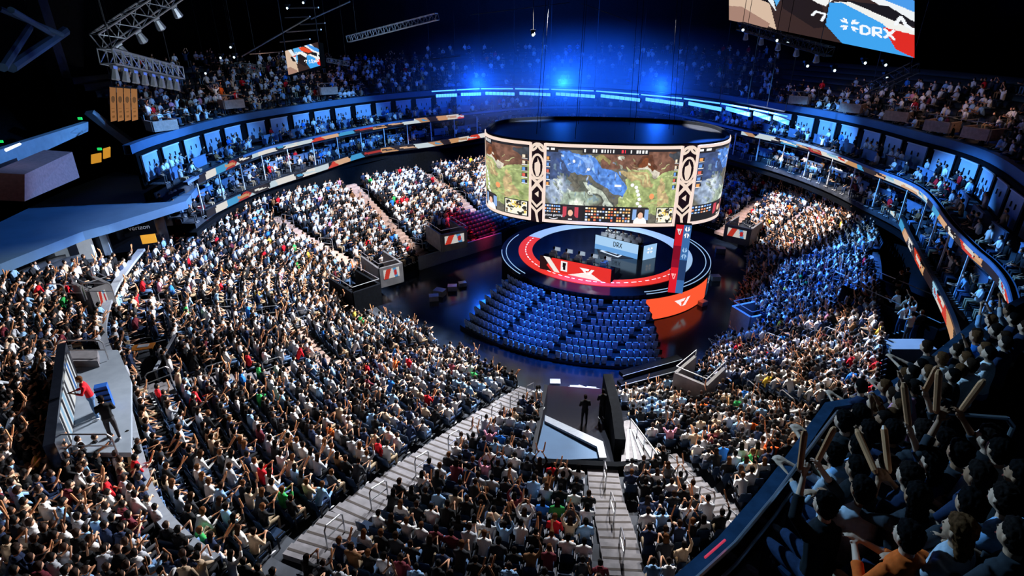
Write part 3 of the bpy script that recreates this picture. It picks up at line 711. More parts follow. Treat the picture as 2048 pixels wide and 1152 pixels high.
def person_mb(pose, d, stand=False):
    """parts: body (skin, continuous once remeshed), shirt, trousers, hair, shoes. d=0 crowd, 1 near, 2 foreground"""
    p = POSES[pose]; L = p['lean']; n = (5, 8, 12)[d]
    V_ = Vector; hz = .40 if stand else 0.
    pel = V_((0, 0, .53)); bel = V_((0, L * .25, .70)); che = V_((0, L * .75, .93)); sh = V_((0, L, 1.07)); ne = V_((0, L * 1.1 + .02, 1.17)); hd = V_((0, L * 1.2 + .045, 1.30))
    def off(v): return V_(v) + V_((0, L if V_(v).z > .7 else 0, 0))
    body, shirt, tr, hair, shoe = MB(), MB(), MB(), MB(), MB()
    up = (0, 0, 1)
    torso = [(pel + V_((0, 0, -.08)), .155, .115, up), (pel, .17, .12, up), (bel, .145, .105, up), (che, .17, .12, up), (sh, .185, .10, up), (sh + V_((0, .005, .045)), .12, .075, up)]
    collar = [(sh + V_((0, .0, .03)), .13, .085, up), (sh + V_((0, .01, .085)), .078, .075, up)]
    g = lambda R, k: [(c, rx + k, ry + k, a) for c, rx, ry, a in R]
    head = [(ne + V_((0, -.01, -.07)), .056, .06, up), (ne + V_((0, 0, .02)), .052, .055, up), (hd + V_((0, .015, -.085)), .055, .065, up), (hd + V_((0, .01, -.045)), .07, .088, up),
            (hd, .077, .098, up), (hd + V_((0, -.005, .05)), .074, .092, up), (hd + V_((0, -.008, .09)), .055, .07, up), (hd + V_((0, -.008, .115)), .02, .03, up)]
    if d == 0: head = [head[1], head[3], head[5], head[7]]
    body.loft(head, n)
    if d: body.loft(torso, n)
    shirt.loft(g(torso if d else [torso[1], torso[3], torso[4], torso[5]], .018), n if d else 6)
    shirt.loft(collar, n if d else 5)
    for s_, e, w_ in ((-1, p['e'][0], p['w'][0]), (1, p['e'][1], p['w'][1])):
        S = sh + V_((s_ * .19, 0, -.02)); E = off(e); Wt = off(w_); dr = (Wt - E).normalized()
        if d: body.loft([(S, .048, .048, E - S), ((S + E) / 2, .043, .043, E - S), (E, .036, .036, Wt - S), ((E + Wt) / 2, .034, .034, dr), (Wt, .024, .026, dr)], n)
        else: body.loft([(E * .6 + Wt * .4, .03, .03, dr), (Wt + dr * .12, .03, .03, dr)], 4)
        k = .016
        shirt.loft([(S - (E - S) * .12, .05, .05, E - S), (S, .058 + k, .058 + k, E - S), (E, .04 + k, .04 + k, Wt - S)] + ([(E * .45 + Wt * .55, .034 + k, .034 + k, dr)] if d else []), n if d else 4)
        if d:      # palm, four fingers and a thumb leaving the side of the palm
            q = dr.to_track_quat('Y', 'Z'); hm = Matrix.Translation(Wt) @ q.to_matrix().to_4x4()
            T = lambda *a: hm @ V_(a)
            body.loft([(T(0, 0, 0), .026, .02, dr), (T(0, .04, 0), .04, .018, dr), (T(0, .085, 0), .042, .016, dr), (T(0, .095, 0), .03, .012, dr)], 8)
            fr = .0095 if d == 2 else .012
            for fi, (fx, fl) in enumerate(((-.031, .062), (-.011, .076), (.010, .072), (.030, .055))):
                body.loft([(T(fx, .085, 0), fr, fr, dr), (T(fx * 1.15, .085 + fl * .5, -.006), fr, fr, dr), (T(fx * 1.2, .085 + fl * .82, -.022), fr * .9, fr * .9, dr), (T(fx * 1.2, .085 + fl, -.038), fr * .6, fr * .6, dr)], 6)
            tx = -s_
            body.loft([(T(tx * .026, .025, 0), fr * 1.3, fr * 1.3, dr), (T(tx * .052, .05, -.008), fr * 1.2, fr * 1.2, dr), (T(tx * .06, .085, -.018), fr, fr, dr)], 6)
        Hp = pel + V_((s_ * .09, 0, -.03))
        if stand: K = V_((s_ * .11, .03, .08)); A = V_((s_ * .12, 0, -.36)); 
        else: K = V_((s_ * .12, .44, .53)); A = V_((s_ * .125, .40, .10))
        fw = V_((0, 1, 0)); 
        if d: body.loft([(Hp, .075, .075, K - Hp), (K, .05, .05, A - Hp), (A * .3 + K * .7, .05, .05, A - K), (A, .034, .034, A - K)], n)
        tr.loft([(Hp - (K - Hp) * .15, .085, .085, K - Hp), (Hp * .5 + K * .5, .088, .085, K - Hp), (K, .066, .066, (K - Hp).normalized() + (A - K).normalized()), (K * .3 + A * .7, .056, .056, A - K), (A, .052, .052, A - K)], n if d else 4)
        shoe.loft([(A + V_((0, -.04, -.06)), .035, .04, fw), (A + V_((0, .04, -.055)), .045, .045, fw), (A + V_((0, .17, -.07)), .042, .03, fw), (A + V_((0, .21, -.075)), .025, .018, fw)], 6 if d else 4)
    tr.loft(g([(pel + V_((0, 0, -.1)), .15, .12, up), (pel, .17, .12, up), (pel + V_((0, 0, .06)), .16, .115, up)], .022), n if d else 6)
    if d:       # nose, ears
        body.loft([(hd + V_((0, .088, .015)), .010, .010, up), (hd + V_((0, .104, -.02)), .015, .014, up), (hd + V_((0, .088, -.034)), .014, .010, up)], 6)
        for s_ in (-1, 1): body.ell(hd + V_((s_ * .08, .0, -.015)), (.014, .02, .032), 6, 5)
    hr = [(hd + V_((0, -.055, -.10)), .055, .035, up), (hd + V_((0, -.042, -.05)), .086, .066, up), (hd + V_((0, -.034, .01)), .096, .085, up), (hd + V_((0, -.018, .06)), .097, .103, up), (hd + V_((0, -.01, .10)), .082, .096, up), (hd + V_((0, -.01, .138)), .04, .05, up)]
    hair.loft(hr if d else hr[1::2] + hr[-1:], n)
    return body, shirt, tr, hair, shoe
def remesh(mb, vox, name):
    me = mb.mesh(name); o = bpy.data.objects.new('tmp', me); COL.objects.link(o)
    m = o.modifiers.new('r', 'REMESH'); m.mode = 'VOXEL'; m.voxel_size = vox; m.use_smooth_shade = True
    s_ = o.modifiers.new('s', 'SMOOTH'); s_.iterations = 2; s_.factor = .5
    dg = bpy.context.evaluated_depsgraph_get(); r = bpy.data.meshes.new_from_object(o.evaluated_get(dg))
    bpy.data.objects.remove(o); bpy.data.meshes.remove(me); r.name = name
    if name == 'hair':
        from mathutils import noise
        for v_ in r.vertices: v_.co += v_.normal * (noise.noise(v_.co * 38) * .012 + noise.noise(v_.co * 90) * .006)
    r.polygons.foreach_set('use_smooth', [True] * len(r.polygons)); r.materials.clear(); r.materials.append(None); return r
PROTO = {}
def proto(pose, d, stand=False, long_hair=False):
    k = (pose, d, stand)
    if k not in PROTO:
        b, s_, t, h, f = person_mb(pose, d, stand); v = (0, .02, .0085)[d]
        lh = MB(); lh.v = list(h.v); lh.f = list(h.f); lh.c = list(h.c)
        hy = POSES[pose]['lean'] * 1.2 + .045
        lh.loft([((0, hy - .10, .98), .09, .03, (0, 0, 1)), ((0, hy - .085, 1.12), .11, .045, (0, 0, 1)), ((0, hy - .04, 1.27), .092, .07, (0, 0, 1)), ((0, hy - .02, 1.36), .085, .085, (0, 0, 1))], 8)
        PROTO[k] = dict(body=remesh(b, v, 'person'), shirt=remesh(s_, v * 1.3, 'shirt'), trousers=remesh(t, v * 1.3, 'trousers'), hair=remesh(h, v * 1.2, 'hair'), long=remesh(lh, v * 1.2, 'hair'), shoes=remesh(f, v * 1.2, 'shoes'))
    return PROTO[k]
FAB = {}
for nm, h in (('white', 'f4f2f0'), ('pale grey', 'b9bdc4'), ('black', '101114'), ('charcoal', '2c2e33'), ('navy', '1c2a48'), ('light blue', '8fb8e0'), ('bright blue', '2a7ad8'), ('red', 'd81c28'), ('beige', 'c8ae90'),
              ('maroon', '6a2430'), ('orange', 'f0641a'), ('yellow', 'e8c040'), ('green', '30a050'), ('pink', 'e89ab0'), ('brown', '7a5434')): FAB[nm] = mat('fabric_' + nm.replace(' ', '_'), hx(h), .9, noise=.12, nscale=30)
SKIN = [mat('skin_%d' % i, hx(h), .6, noise=.05) for i, h in enumerate(('e8b494', 'd09a78', 'b07a58', '8a5a40'))]
HAIRM = [mat('hair_%d' % i, hx(h), .8, noise=.4, nscale=60, spec=.04) for i, h in enumerate(('0e0b0a', '1a1310', '2c1c12', '5a3820'))]
TRM = [mat('denim_%d' % i, hx(h), .9, noise=.2, nscale=30) for i, h in enumerate(('15171c', '263858', '5878a0', '3a3a3e', 'a08c70'))]
SHM = mat('shoe_leather', hx('d8d8dc'), .5, noise=.2)
EYEM = mat('eye_dark', (.01, .01, .01), .2)
def setm(o, m):
    o.material_slots[0].link = 'OBJECT'; o.material_slots[0].material = m; return o
eye_mb = MB().ell((-.03, .0, 0), (.012, .006, .006), 6, 4); eye_mb.ell((.03, 0, 0), (.012, .006, .006), 6, 4); eye_me = eye_mb.mesh('eyes'); eye_me.materials.append(EYEM)
mouth_me = MB().box((0, 0, 0), (.045, .01, .008)).mesh('mouth'); mouth_me.materials.append(mat('lips', hx('a85048'), .6))
def person(loc, rz, pose, shirt, label, group=None, d=1, long_hair=False, stand=False, skin=None, hairm=None, trm=None, scale=1.):
    P = proto(pose, d, stand)
    o = link('person', P['body'], None, label, 'person', group, None, loc, rz); setm(o, skin or random.choice(SKIN[:3])); o.scale = (scale,) * 3
    setm(link('shirt', P['shirt'], o), FAB[shirt]); setm(link('trousers', P['trousers'], o), trm or random.choice(TRM))
    setm(link('hair', P['long' if long_hair else 'hair'], o), hairm or random.choice(HAIRM)); setm(link('shoes', P['shoes'], o), SHM)
    if d == 2:
        y = POSES[pose]['lean'] * 1.2 + .045
        e = link('eyes', eye_me, o); e.location = (0, y + .094, 1.305); e = link('mouth', mouth_me, o); e.location = (0, y + .092, 1.235)
    return o
# inflatable clapper stick, two sizes of detail
def stick_mb(d):
    n = 8 if d else 4; return MB().loft([((0, 0, 0), .015, .015, (0, 0, 1)), ((0, 0, .03), .028, .028, (0, 0, 1)), ((0, 0, .40), .03, .03, (0, 0, 1)), ((0, 0, .44), .014, .014, (0, 0, 1))], n)
M_STICK = mat('clapper_plastic', hx('dc9868'), .35, noise=.08)
stick_me = stick_mb(1).mesh('clapper_stick'); stick_me.materials.append(M_STICK)
def sticks(loc, rz, pose, who, group=None, scale=1.):
    p = POSES[pose]
    for s_, w_ in ((-1, p['w'][0]), (1, p['w'][1])):
        if pose == 'one arm raised' and s_ < 0: continue
        v = Vector(w_) + Vector((0, p['lean'] + .05, .02)) 
        o = link('clapper_stick', stick_me, None, 'tan clapper, %s hand, %s' % ('left' if s_ < 0 else 'right', who), 'clapper stick', group)
        o.location = Vector(loc) + (Matrix.Rotation(rz, 3, 'Z') @ v) * scale
        o.rotation_euler = (random.uniform(-.5, .3) + (.0 if v.z > 1.2 else -.7), random.uniform(-.3, .3), rz)

# seat, tip-up stadium chair
def seat_parts():
    b = MB(); b.box((0, .02, .42), (.46, .42, .07)); b.box((0, -.0, .2), (.06, .3, .38))
    k = MB(); k.loft([((0, -.17, .42), .23, .03, (0, -.2, 1)), ((0, -.21, .62), .24, .035, (0, -.2, 1)), ((0, -.25, .86), .21, .03, (0, -.2, 1)), ((0, -.255, .885), .16, .02, (0, -.2, 1))], 10)
    a = MB().box((.26, -.02, .58), (.045, .34, .04)); a.box((.26, -.12, .3), (.03, .06, .56))
    return b, k, a
sb, sk, sa = seat_parts(); sb_me = sb.mesh('stadium_seat'); sk_me = sk.mesh('backrest'); sa_me = sa.mesh('armrest')
sb_me.materials.append(M_SEAT); sk_me.materials.append(M_SEAT); sa_me.materials.append(M_SEATF)
def seat(loc, rz, label, group=None):
    o = link('stadium_seat', sb_me, None, label, 'seat', group, None, loc, rz); link('backrest', sk_me, o); link('armrest', sa_me, o); return o

S = [s_ for s_ in SEATS if keep(s_)]
def vis(s_): return 0 <= s_[6] <= 2048 and 0 <= s_[7] <= 1152
low = sorted([s_ for s_ in S if s_[5] == 'bowl' and vis(s_)], key=lambda q: q[8])
IND = low[:236]; INDK = set(id(q) for q in IND)
PICK = ['white'] * 48 + ['pale grey'] * 34 + ['black'] * 70 + ['charcoal'] * 30 + ['navy'] * 26 + ['light blue'] * 18 + ['bright blue'] * 3 + ['red'] * 5 + ['beige'] * 10 + ['maroon'] * 4 + ['brown'] * 4 + ['orange', 'yellow', 'green', 'pink']
PW = [.26, .18, .14, .05, .06, .14, .07, .10]
ORD = 'zero first second third fourth fifth sixth seventh eighth ninth tenth eleventh twelfth thirteenth fourteenth fifteenth sixteenth seventeenth eighteenth nineteenth twentieth'.split()
def ordn(k): return ORD[k] if k < len(ORD) else ('twenty-' + ORD[k - 20] if 20 < k < 30 else ('thirty-' + ORD[k - 30] if 30 < k < 40 else 'thirtieth' if k == 30 else '%dth' % k))
# seat numbering: which stairs a seat counts from, and its row up from the tunnel
rows_ = {}
def blk(q):
    x, y = q[0], q[1]
    def sgn(pl):
        best = min(zip(pl, pl[1:]), key=lambda ab: segd((x, y), *ab)); a, b = best
        return (b.x - a.x) * (y - a.y) - (b.y - a.y) * (x - a.x)
    if sgn(AW['wide_left'][0]) < 0: return 'L'
    if sgn(AW['centre'][0]) < 0: return 'C'
    return 'R' if sgn(AW['right_ramp'][0]) < 0 else 'Q'
for q in low[:900]: rows_.setdefault((blk(q), q[4]), []).append(q)
NUM = {}
rmin = {b: min(r for bb, r in rows_ if bb == b) for b in set(b for b, r in rows_)}
for (b, r), L in rows_.items():
    if b in 'LC': L = sorted(L, key=lambda q: -q[0])
    else: L = sorted(L, key=lambda q: q[0])
    for k, q in enumerate(L): NUM[id(q)] = (b, r - rmin[b] + 1, k + 1)
WHERE = {'L': 'left of wide left stairs', 'C': 'left of centre stairs', 'R': 'right of centre stairs', 'Q': 'right of ramp-side stairs'}
LROWS = {}
for q in IND:
    b, r, k = NUM[id(q)]; LROWS.setdefault(b, set()).add(r)
for q in IND:
    b, r, k = NUM[id(q)]; mx = max(LROWS[b]); rr = mx - r + 1
    where = '%s seat %s, %s row from bottom' % (ordn(k), WHERE[b], ordn(rr))
    x, y, z, an = q[:4]; an += random.uniform(-.06, .06)
    seat((x, y, z), q[3], 'navy stadium seat, ' + where, 'navy seats at the bottom of the bowl')
    if random.random() < .05: continue
    pose = PN[rng.choice(8, p=PW)]; sh_ = random.choice(PICK)
    person((x, y + .0, z), an, pose, sh_, 'person in %s top, %s' % (sh_, where), 'spectators at the bottom of the bowl', 1, random.random() < .3, scale=random.uniform(.94, 1.06))
    if pose in ('one arm raised', 'both arms raised') or (pose == 'hands clasped' and random.random() < .6):
        sticks((x, y, z), an, pose, where, 'clapper sticks held at the bottom of the bowl')

# the rest of the audience and of the seats: past counting
crowd_parts = []
SKC = [np.array(hx(h)) for h in ('e8b494', 'd8a482', 'b88260')]; HRC = [np.array(hx(h)) for h in ('0e0b0a', '1a1310', '33221a')]
TRC = [np.array(hx(h)) for h in ('15171c', '263858', '5878a0', '3a3a3e', 'a08c70')]
PICKC = {n_: np.array(m_.node_tree.nodes['Principled BSDF'].inputs['Base Color'].default_value[:3]) for n_, m_ in FAB.items()}
def quads(mb):
    """all faces as quads (pole caps fanned), so that merging stays fast"""
    q = []
    for f in mb.f:
        if len(f) == 4: q.append(f)
        elif len(f) == 3: q.append((f[0], f[1], f[2], f[2]))
        else:
            i = 1
            while i < len(f) - 1:
                if i + 2 < len(f): q.append((f[0], f[i], f[i + 1], f[i + 2])); i += 2
                else: q.append((f[0], f[i - 1], f[i], f[i + 1])) if False else None; i += 1
    return q
LOD = []
for pn in PN:
    b, s_, t, h, f = person_mb(pn, 0); V = []; Q = []; T = []
    for ti, mb in enumerate((b, s_, t, h, f)):
        base = len(V); V += mb.v; qq = quads(mb)
        Q += [tuple(i + base for i in fc) for fc in qq]; T += [ti] * len(qq)
    LOD.append((np.array(V), np.array(Q), np.array(T)))
sv, sq = [], []
for mb in (stick_mb(0),): sv, sq = np.array(mb.v), np.array(quads(mb))
CO, QD, CC, SCO, SQD, SEATP = [], [], [], [], [], []
vb = svb = 0
for q in S:
    x, y, z, an, j, tier, px, py, dep = q
    if id(q) in INDK or not (-40 < px < 2090 and -30 < py < 1210): continue
    if tier in ('bowl', 'corner'): SEATP.append(q)
    occ = .95 if tier in ('bowl', 'corner') else (.55 if tier == 'suite' else .6)
    if any(inpoly(px, py, e) for e in EMPTY): occ = .06
    if tier == 'upper' and (px < 235 or (px > 1560 and py < 172) or (px < 850 and py < 118)): continue
    if tier == 'upper' and 850 < px < 1560: occ = .25
    if random.random() > occ: continue
    pi = rng.choice(8, p=PW); V, Q, T = LOD[pi]
    a = an + random.uniform(-.2, .2); ca, sa_ = math.cos(a), math.sin(a); k = random.uniform(.93, 1.07)
    P = np.empty_like(V); P[:, 0] = (V[:, 0] * ca - V[:, 1] * sa_) * k + x; P[:, 1] = (V[:, 0] * sa_ + V[:, 1] * ca) * k + y; P[:, 2] = V[:, 2] * k + z
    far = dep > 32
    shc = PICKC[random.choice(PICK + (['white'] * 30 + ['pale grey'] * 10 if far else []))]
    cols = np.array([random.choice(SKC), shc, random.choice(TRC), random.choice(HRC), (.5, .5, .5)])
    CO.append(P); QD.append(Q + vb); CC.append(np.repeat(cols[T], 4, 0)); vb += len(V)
    if (pi in (3, 4) or (pi == 1 and random.random() < .5)) and tier in ('bowl', 'corner') :
        w_ = POSES[PN[pi]]['w']
        for ww in w_[(1 if pi == 3 else 0):]:
            tl = random.uniform(-.5, .3) + (0 if ww[2] > 1.2 else -.6); R = Matrix.Rotation(a, 3, 'Z') @ Matrix.Rotation(tl, 3, 'X') @ Matrix.Rotation(random.uniform(-.3, .3), 3, 'Y')
            o_ = Matrix.Rotation(a, 3, 'Z') @ Vector((ww[0], ww[1] + .08, ww[2])) * k + Vector((x, y, z))
            SCO.append(sv @ np.array(R).T + np.array(o_)); SQD.append(sq + svb); svb += len(sv)
me = npmesh('distant_spectators', np.concatenate(CO), np.concatenate(QD), np.concatenate(CC)); me.materials.append(M_CROWD)
link('spectator_crowd', me, None, 'thousands of small seated spectators filling the bowl, suites and upper deck', 'crowd', kind='stuff')
me = npmesh('clappers', np.concatenate(SCO), np.concatenate(SQD)); me.materials.append(M_STICK)
link('clapper_sticks_in_crowd', me, None, 'many tan inflatable clappers waved across the distant crowd', 'clapper sticks', kind='stuff')
sm = MB().box((0, .02, .42), (.46, .42, .07)); sm.box((0, -.21, .65), (.47, .06, .48), tilt=.18)
V = np.array(sm.v); Q = np.array(sm.f); CO, QD = [], []
for i, q in enumerate(SEATP):
    ca, sa_ = math.cos(q[3]), math.sin(q[3]); CO.append(np.stack([V[:, 0] * ca - V[:, 1] * sa_ + q[0], V[:, 0] * sa_ + V[:, 1] * ca + q[1], V[:, 2] + q[2]], 1)); QD.append(Q + i * len(V))
me = npmesh('far_seats', np.concatenate(CO), np.concatenate(QD)); me.materials.append(M_SEAT)
link('distant_stadium_seats', me, None, 'thousands of navy seats in rows under the distant crowd', 'seats', kind='stuff')
print('CROWD', len(S), 'verts', vb)
# ------------------------------------------------------------------ stairs, rails, walls in the bowl
_I = np.array(BI)[:-1]; _O = np.array(BO)[:-1]
def ground(x, y):
    D = _O[:, :2] - _I[:, :2]; r = np.array([x, y]) - _I[:, :2]; t = (r * D).sum(1) / (D * D).sum(1)
    e = np.hypot(*(r - t[:, None] * D).T); e = e + np.where((t < 0) | (t > 1), 99, 0); k = int(e.argmin()); tt = t[k]
    return _I[k, 2] + (_O[k, 2] - _I[k, 2]) * max(0, min(1, tt)), e[k] < 50
def walk(pl, step):
    out = []; 
    for a, b in zip(pl, pl[1:]):
        d = Vector((b.x - a.x, b.y - a.y, 0)); n = max(1, int(d.length / step)); an = math.atan2(d.y, d.x)
        for i in range(n): p = a + (b - a) * ((i + .5) / n); out.append((p.x, p.y, an))
    return out
M_RISER_SHADE = mat('riser_shade_strip', (.05, .04, .035), .8)  # dark strips paint in the shade line at each step riser
for nm, (pl, wd) in AW.items():
    mb = MB(); nb = MB(); far = nm not in ('wide_left', 'centre', 'right_ramp')
    for x, y, an in walk(pl, .44):
        z, ok = ground(x, y); mb.box((x, y, z - .02), (.46, wd, .3), an)
        if not far: nb.box((x, y, z + .132), (.09, wd * .97, .006), an)
    o = mb.build('stairs', M_TAN if far else M_STAIR, kind='structure', label='stepped aisle through the bowl seats')
    if not far: nb.build('riser_shade_strip', M_RISER_SHADE, o)
for pl, wd in CROSS:
    mb = MB()
    for x, y, an in walk(pl, .3): z, ok = ground(x, y); mb.box((x, y, z - .08), (.36, wd, .3), an)
    mb.build('floor_cross_aisle', M_STAIR, kind='structure')
def rail_hoop(x, y, z, an, L, label, group, slope=0., h=.95):
    mb = MB(); r = .028; a = Vector((-L / 2, 0, -slope / 2)); b = Vector((L / 2, 0, slope / 2)); H_ = Vector((0, 0, h)); k = .12
    mb.path([a, a + H_ - Vector((0, 0, k)), a + H_ + Vector((k, 0, 0)), b + H_ - Vector((k, 0, 0)), b + H_ - Vector((0, 0, k)), b], r, 7)
    o = mb.build('handrail', M_RAIL, label=label, cat='handrail', group=group, loc=(x, y, z), rz=an)
    MB().bar(a + H_ * .5, b + H_ * .5, r * .8, 6).build('middle_rail', M_RAIL, o)
for nm, off, txt in (('wide_left', .45, 'wide left stairs'), ('centre', .0, 'centre stairs'), ('right_ramp', -.55, 'ramp-side stairs')):
    P_ = walk(AW[nm][0], 1.5 if nm != 'right_ramp' else 1.0)
    for i, (x, y, an) in enumerate(P_):
        z, ok = ground(x, y); z2, ok = ground(x + math.cos(an) * .5, y + math.sin(an) * .5)
        rail_hoop(x - math.sin(an) * off, y + math.cos(an) * off, z + .1, an, .95, 'steel hoop handrail on the %s, %s from the tunnel end' % (txt, ordn(i + 1)), 'handrails of the ' + txt, (z2 - z) * 1.8)
for (pl, wd), txt in zip(CROSS, ('lower left cross aisle', 'upper left cross aisle', 'near right cross aisle', 'middle right cross aisle', 'far right cross aisle')):
    for i, (x, y, an) in enumerate(walk(pl, 1.9)):
        z, ok = ground(x, y); rail_hoop(x, y, z + .05, an, 1.0, 'steel hoop handrail on the %s, %s from its %s end' % (txt, ordn(i + 1), 'left'), 'handrails of the ' + txt)
for nm in ('far_left', 'far_mid', 'far_back', 'far_right'):
    for i, (x, y, an) in enumerate(walk(AW[nm][0], 2.6)):
        z, ok = ground(x, y); rail_hoop(x, y + .4, z + .1, an, 1.4, 'steel handrail on the %s stairs across the bowl, %s from the top' % (nm.replace('_', ' '), ordn(i + 1)), 'far handrails')
# curb round the event floor
MB().wall([(p.x, p.y) for p in BI], -.02, .85, .15).build('wall_event_floor_edge', M_BLACK, kind='structure')
# long white-topped wall of the corner block
cw = [(p.x, p.y) for p in spline(CIn, 6)]
MB().wall(cw, 4.2, 7.15, .3).build('wall_corner_block', M_BLACK, kind='structure')
MB().wall(cw, 7.15, 7.3, .42).build('trim_corner_block', M_PARA, kind='structure')
# tunnel between the bottom stands
def flat(pxs, z, th, name, m, **kw): return MB().slab([tuple(U(*p, z))[:2] for p in pxs], z - th, z).build(name, m, **kw)
def quad(pts, th, name, m, parent=None, **kw):
    P_ = [Vector(p) for p in pts]; n = (P_[1] - P_[0]).cross(P_[-1] - P_[0]).normalized() * th; k = len(P_)
    return MB().add(P_ + [p - n for p in P_], [tuple(range(k)), tuple(range(k, 2 * k))[::-1]] + [(i, k + i, k + (i + 1) % k, (i + 1) % k) for i in range(k)]).build(name, m, parent, **kw)
quad([U(1092, 770, 1.0), U(1066, 932, 3.0), U(1330, 934, 3.0), U(1262, 812, 1.4), U(1235, 780, 1.0)], .3, 'floor_tunnel', M_NEAR, kind='structure')
MB().wall([tuple(U(*p, 2.8))[:2] for p in ((1092, 775), (1078, 850), (1062, 930))], .5, 3.0, .2).build('wall_tunnel_left', M_NEAR, kind='structure')
MB().wall([tuple(U(*p, 2.9))[:2] for p in ((1062, 934), (1150, 938), (1232, 942), (1330, 934))], .5, 3.3, .3).build('wall_tunnel_back', M_BLACK, kind='structure')
MB().wall([tuple(U(*p, 2.2))[:2] for p in ((1212, 790), (1228, 860), (1236, 925))], .5, 3.6, .5).build('wall_tunnel_right', M_BLACK, kind='structure')
rc = quad([U(1068, 922, 3.2), U(1210, 916, 3.2), U(1204, 886, 3.0), U(1090, 832, 2.6)], .12, 'ramp_cover', M_CANOPY, label='blue-grey slanting cover over the tunnel mouth below the stage', cat='cover')
quad([U(1090, 830, 2.8), U(1090, 842, 2.85), U(1194, 893, 3.3), U(1199, 915, 3.4), U(1213, 915, 3.4), U(1206, 883, 3.2)], .12, 'edge_board', M_PARA, rc)
rp = quad([U(1242, 925, 3.3), U(1322, 918, 3.3), U(1262, 838, 2.2), U(1248, 842, 2.2)], .15, 'access_ramp', M_STAIR, label='pale sloping concrete ramp right of the tunnel', cat='ramp')
for i in range(4): quad([U(1252 + i * 17, 918, 3.4), U(1258 + i * 17, 918, 3.4), U(1258 + i * 4, 858, 2.55), U(1255 + i * 4, 858, 2.55)], .08, 'ramp_strip', M_WHITE, rp)
rr = MB(); a = U(1322, 918, 4.1); b = U(1262, 838, 3.0); rr.bar(a, b, .04)
for i in range(5): p = a.lerp(b, i / 4); rr.bar(p, p - Vector((0, 0, 1)), .03)
rr.build('ramp_rail', M_RAIL, rp)
# folded risers at the right of the tunnel
fr = empty('folded_risers', 'black folded riser stack with pale edge lines right of the tunnel', 'risers', U(1290, 800, .9))
l0 = fr.location
for i in range(4):
    a = U(1232 + i * 6, 812 - i * 3, 1.0); b = U(1352 + i * 6, 785 - i * 6, 1.0); d = b - a; m = (a + b) / 2
    MB().box((m.x - l0.x, m.y - l0.y + i * .5, .2 + i * .25), (d.length, .6, .25), math.atan2(d.y, d.x)).build('riser_shelf', M_BLACK, fr)
    MB().box((m.x - l0.x, m.y - l0.y + i * .5 - .31, .32 + i * .25), (d.length, .03, .05), math.atan2(d.y, d.x)).build('edge_line', M_PARA, fr)

# gangway mouths with parapets
def vomitory(px, z, wd, L, rz, m, label, screen=False, h=1.1, group=None):
    p = U(*px, z); o = empty('gangway_mouth', label, 'gangway', (p.x, p.y, z), rz, group)
    for s_ in (-1, 1): MB().box((s_ * wd / 2, 0, h / 2 - .2), (.18, L, h + .6)).build('side_parapet', m, o)
    MB().box((0, -L / 2, h / 2 - .2), (wd, .18, h + .6)).build('end_parapet', m, o)
    MB().box((0, 0, -.35), (wd - .2, L - .2, .1)).build('dark_floor', M_BLACK, o)
    MB().path([Vector((-wd / 2, L / 2, h + .1)), Vector((-wd / 2, L / 2, h + .5)), Vector((-wd / 2, -L / 2, h + .5)), Vector((wd / 2, -L / 2, h + .5)), Vector((wd / 2, L / 2, h + .5)), Vector((wd / 2, L / 2, h + .1))], .03).build('top_rail', M_RAIL, o)
    if screen:
        c = Cv(30, 12, hx('f0ece6')); c.poly([(.2, 0), (.5, 0), (.3, 1), (.0, 1)], hx('e04030')); c.poly([(.6, 0), (.8, 0), (.9, 1), (.7, 1)], hx('58a8e0')); c.ell(.75, .5, .1, .3, hx('d83030'))
        c.a *= .6; c.build('small_screen', lambda u, v: ((u - .5) * (wd - .6), -L / 2 - .1 + 0 * u, .15 + h * .75 * (1 - v)), M_LED, o)
    return o
vomitory((765, 545), 2.2, 2.0, 3.4, .65, M_CONC, 'grey gangway mouth with a small bright screen, left of the red barrier', True)
vomitory((893, 478), 2.4, 2.6, 3.4, .55, M_CONC, 'pale gangway mouth with a small bright screen, below the empty blue seats', True)
vomitory((712, 590), 2.4, 2.2, 3.6, .75, M_BLACK, 'black boxed gangway mouth in the left bowl seats')
vomitory((1485, 468), 2.2, 2.4, 3.4, -.7, M_CONC, 'dark gangway mouth with a bright screen right of the hanging screen', True)
vomitory((1395, 775), 2.2, 1.8, 2.4, -.75, M_CONC, 'grey gangway parapets at the near right floor corner')
vomitory((1500, 648), 1.7, 1.8, 2.0, -1.2, M_PARA, 'blue-lit gangway parapets beside the right edge of the floor')
vomitory((195, 605), 7.0, 1.0, 1.8, 1.0, M_CONC, 'small gangway mouth with a screen in the corner block', True)
# camera platform in the left bowl
z0_, _ = ground(*U(310, 740, 5)[:2]); pf = empty('camera_platform', 'black camera platform with an orange crate cut into the left seats', 'platform', U(308, 745, 5.2))
pf.rotation_euler.z = .25
MB().box((0, 0, .1), (1.5, 3.2, .2)).build('deck', M_BLACK, pf); MB().box((.78, 0, .6), (.1, 3.4, 1.0)).build('side_screen_wall', M_NEAR, pf); MB().box((.78, 0, 1.12), (.14, 3.4, .05)).build('top_edge', M_PARA, pf)
MB().box((-.3, -1.3, .21), (.9, .5, .03)).build('floor_panel', M_CONC, pf)
p = U(292, 712, 5.6); t_ = empty('camera_table', 'small table with papers standing on the black camera platform', 'table', (p.x, p.y, 5.42), .3)
MB().box((0, 0, .72), (1.0, .6, .05)).build('table_top', mat('orange_crate', hx('d8842c'), .6), t_)
for a_, b_ in ((-1, -1), (-1, 1), (1, -1), (1, 1)): MB().box((a_ * .45, b_ * .25, .35), (.05, .05, .7)).build('leg', M_STEEL, t_)
MB().box((0, .05, .76), (.5, .3, .03)).build('papers', M_WHITE, t_)
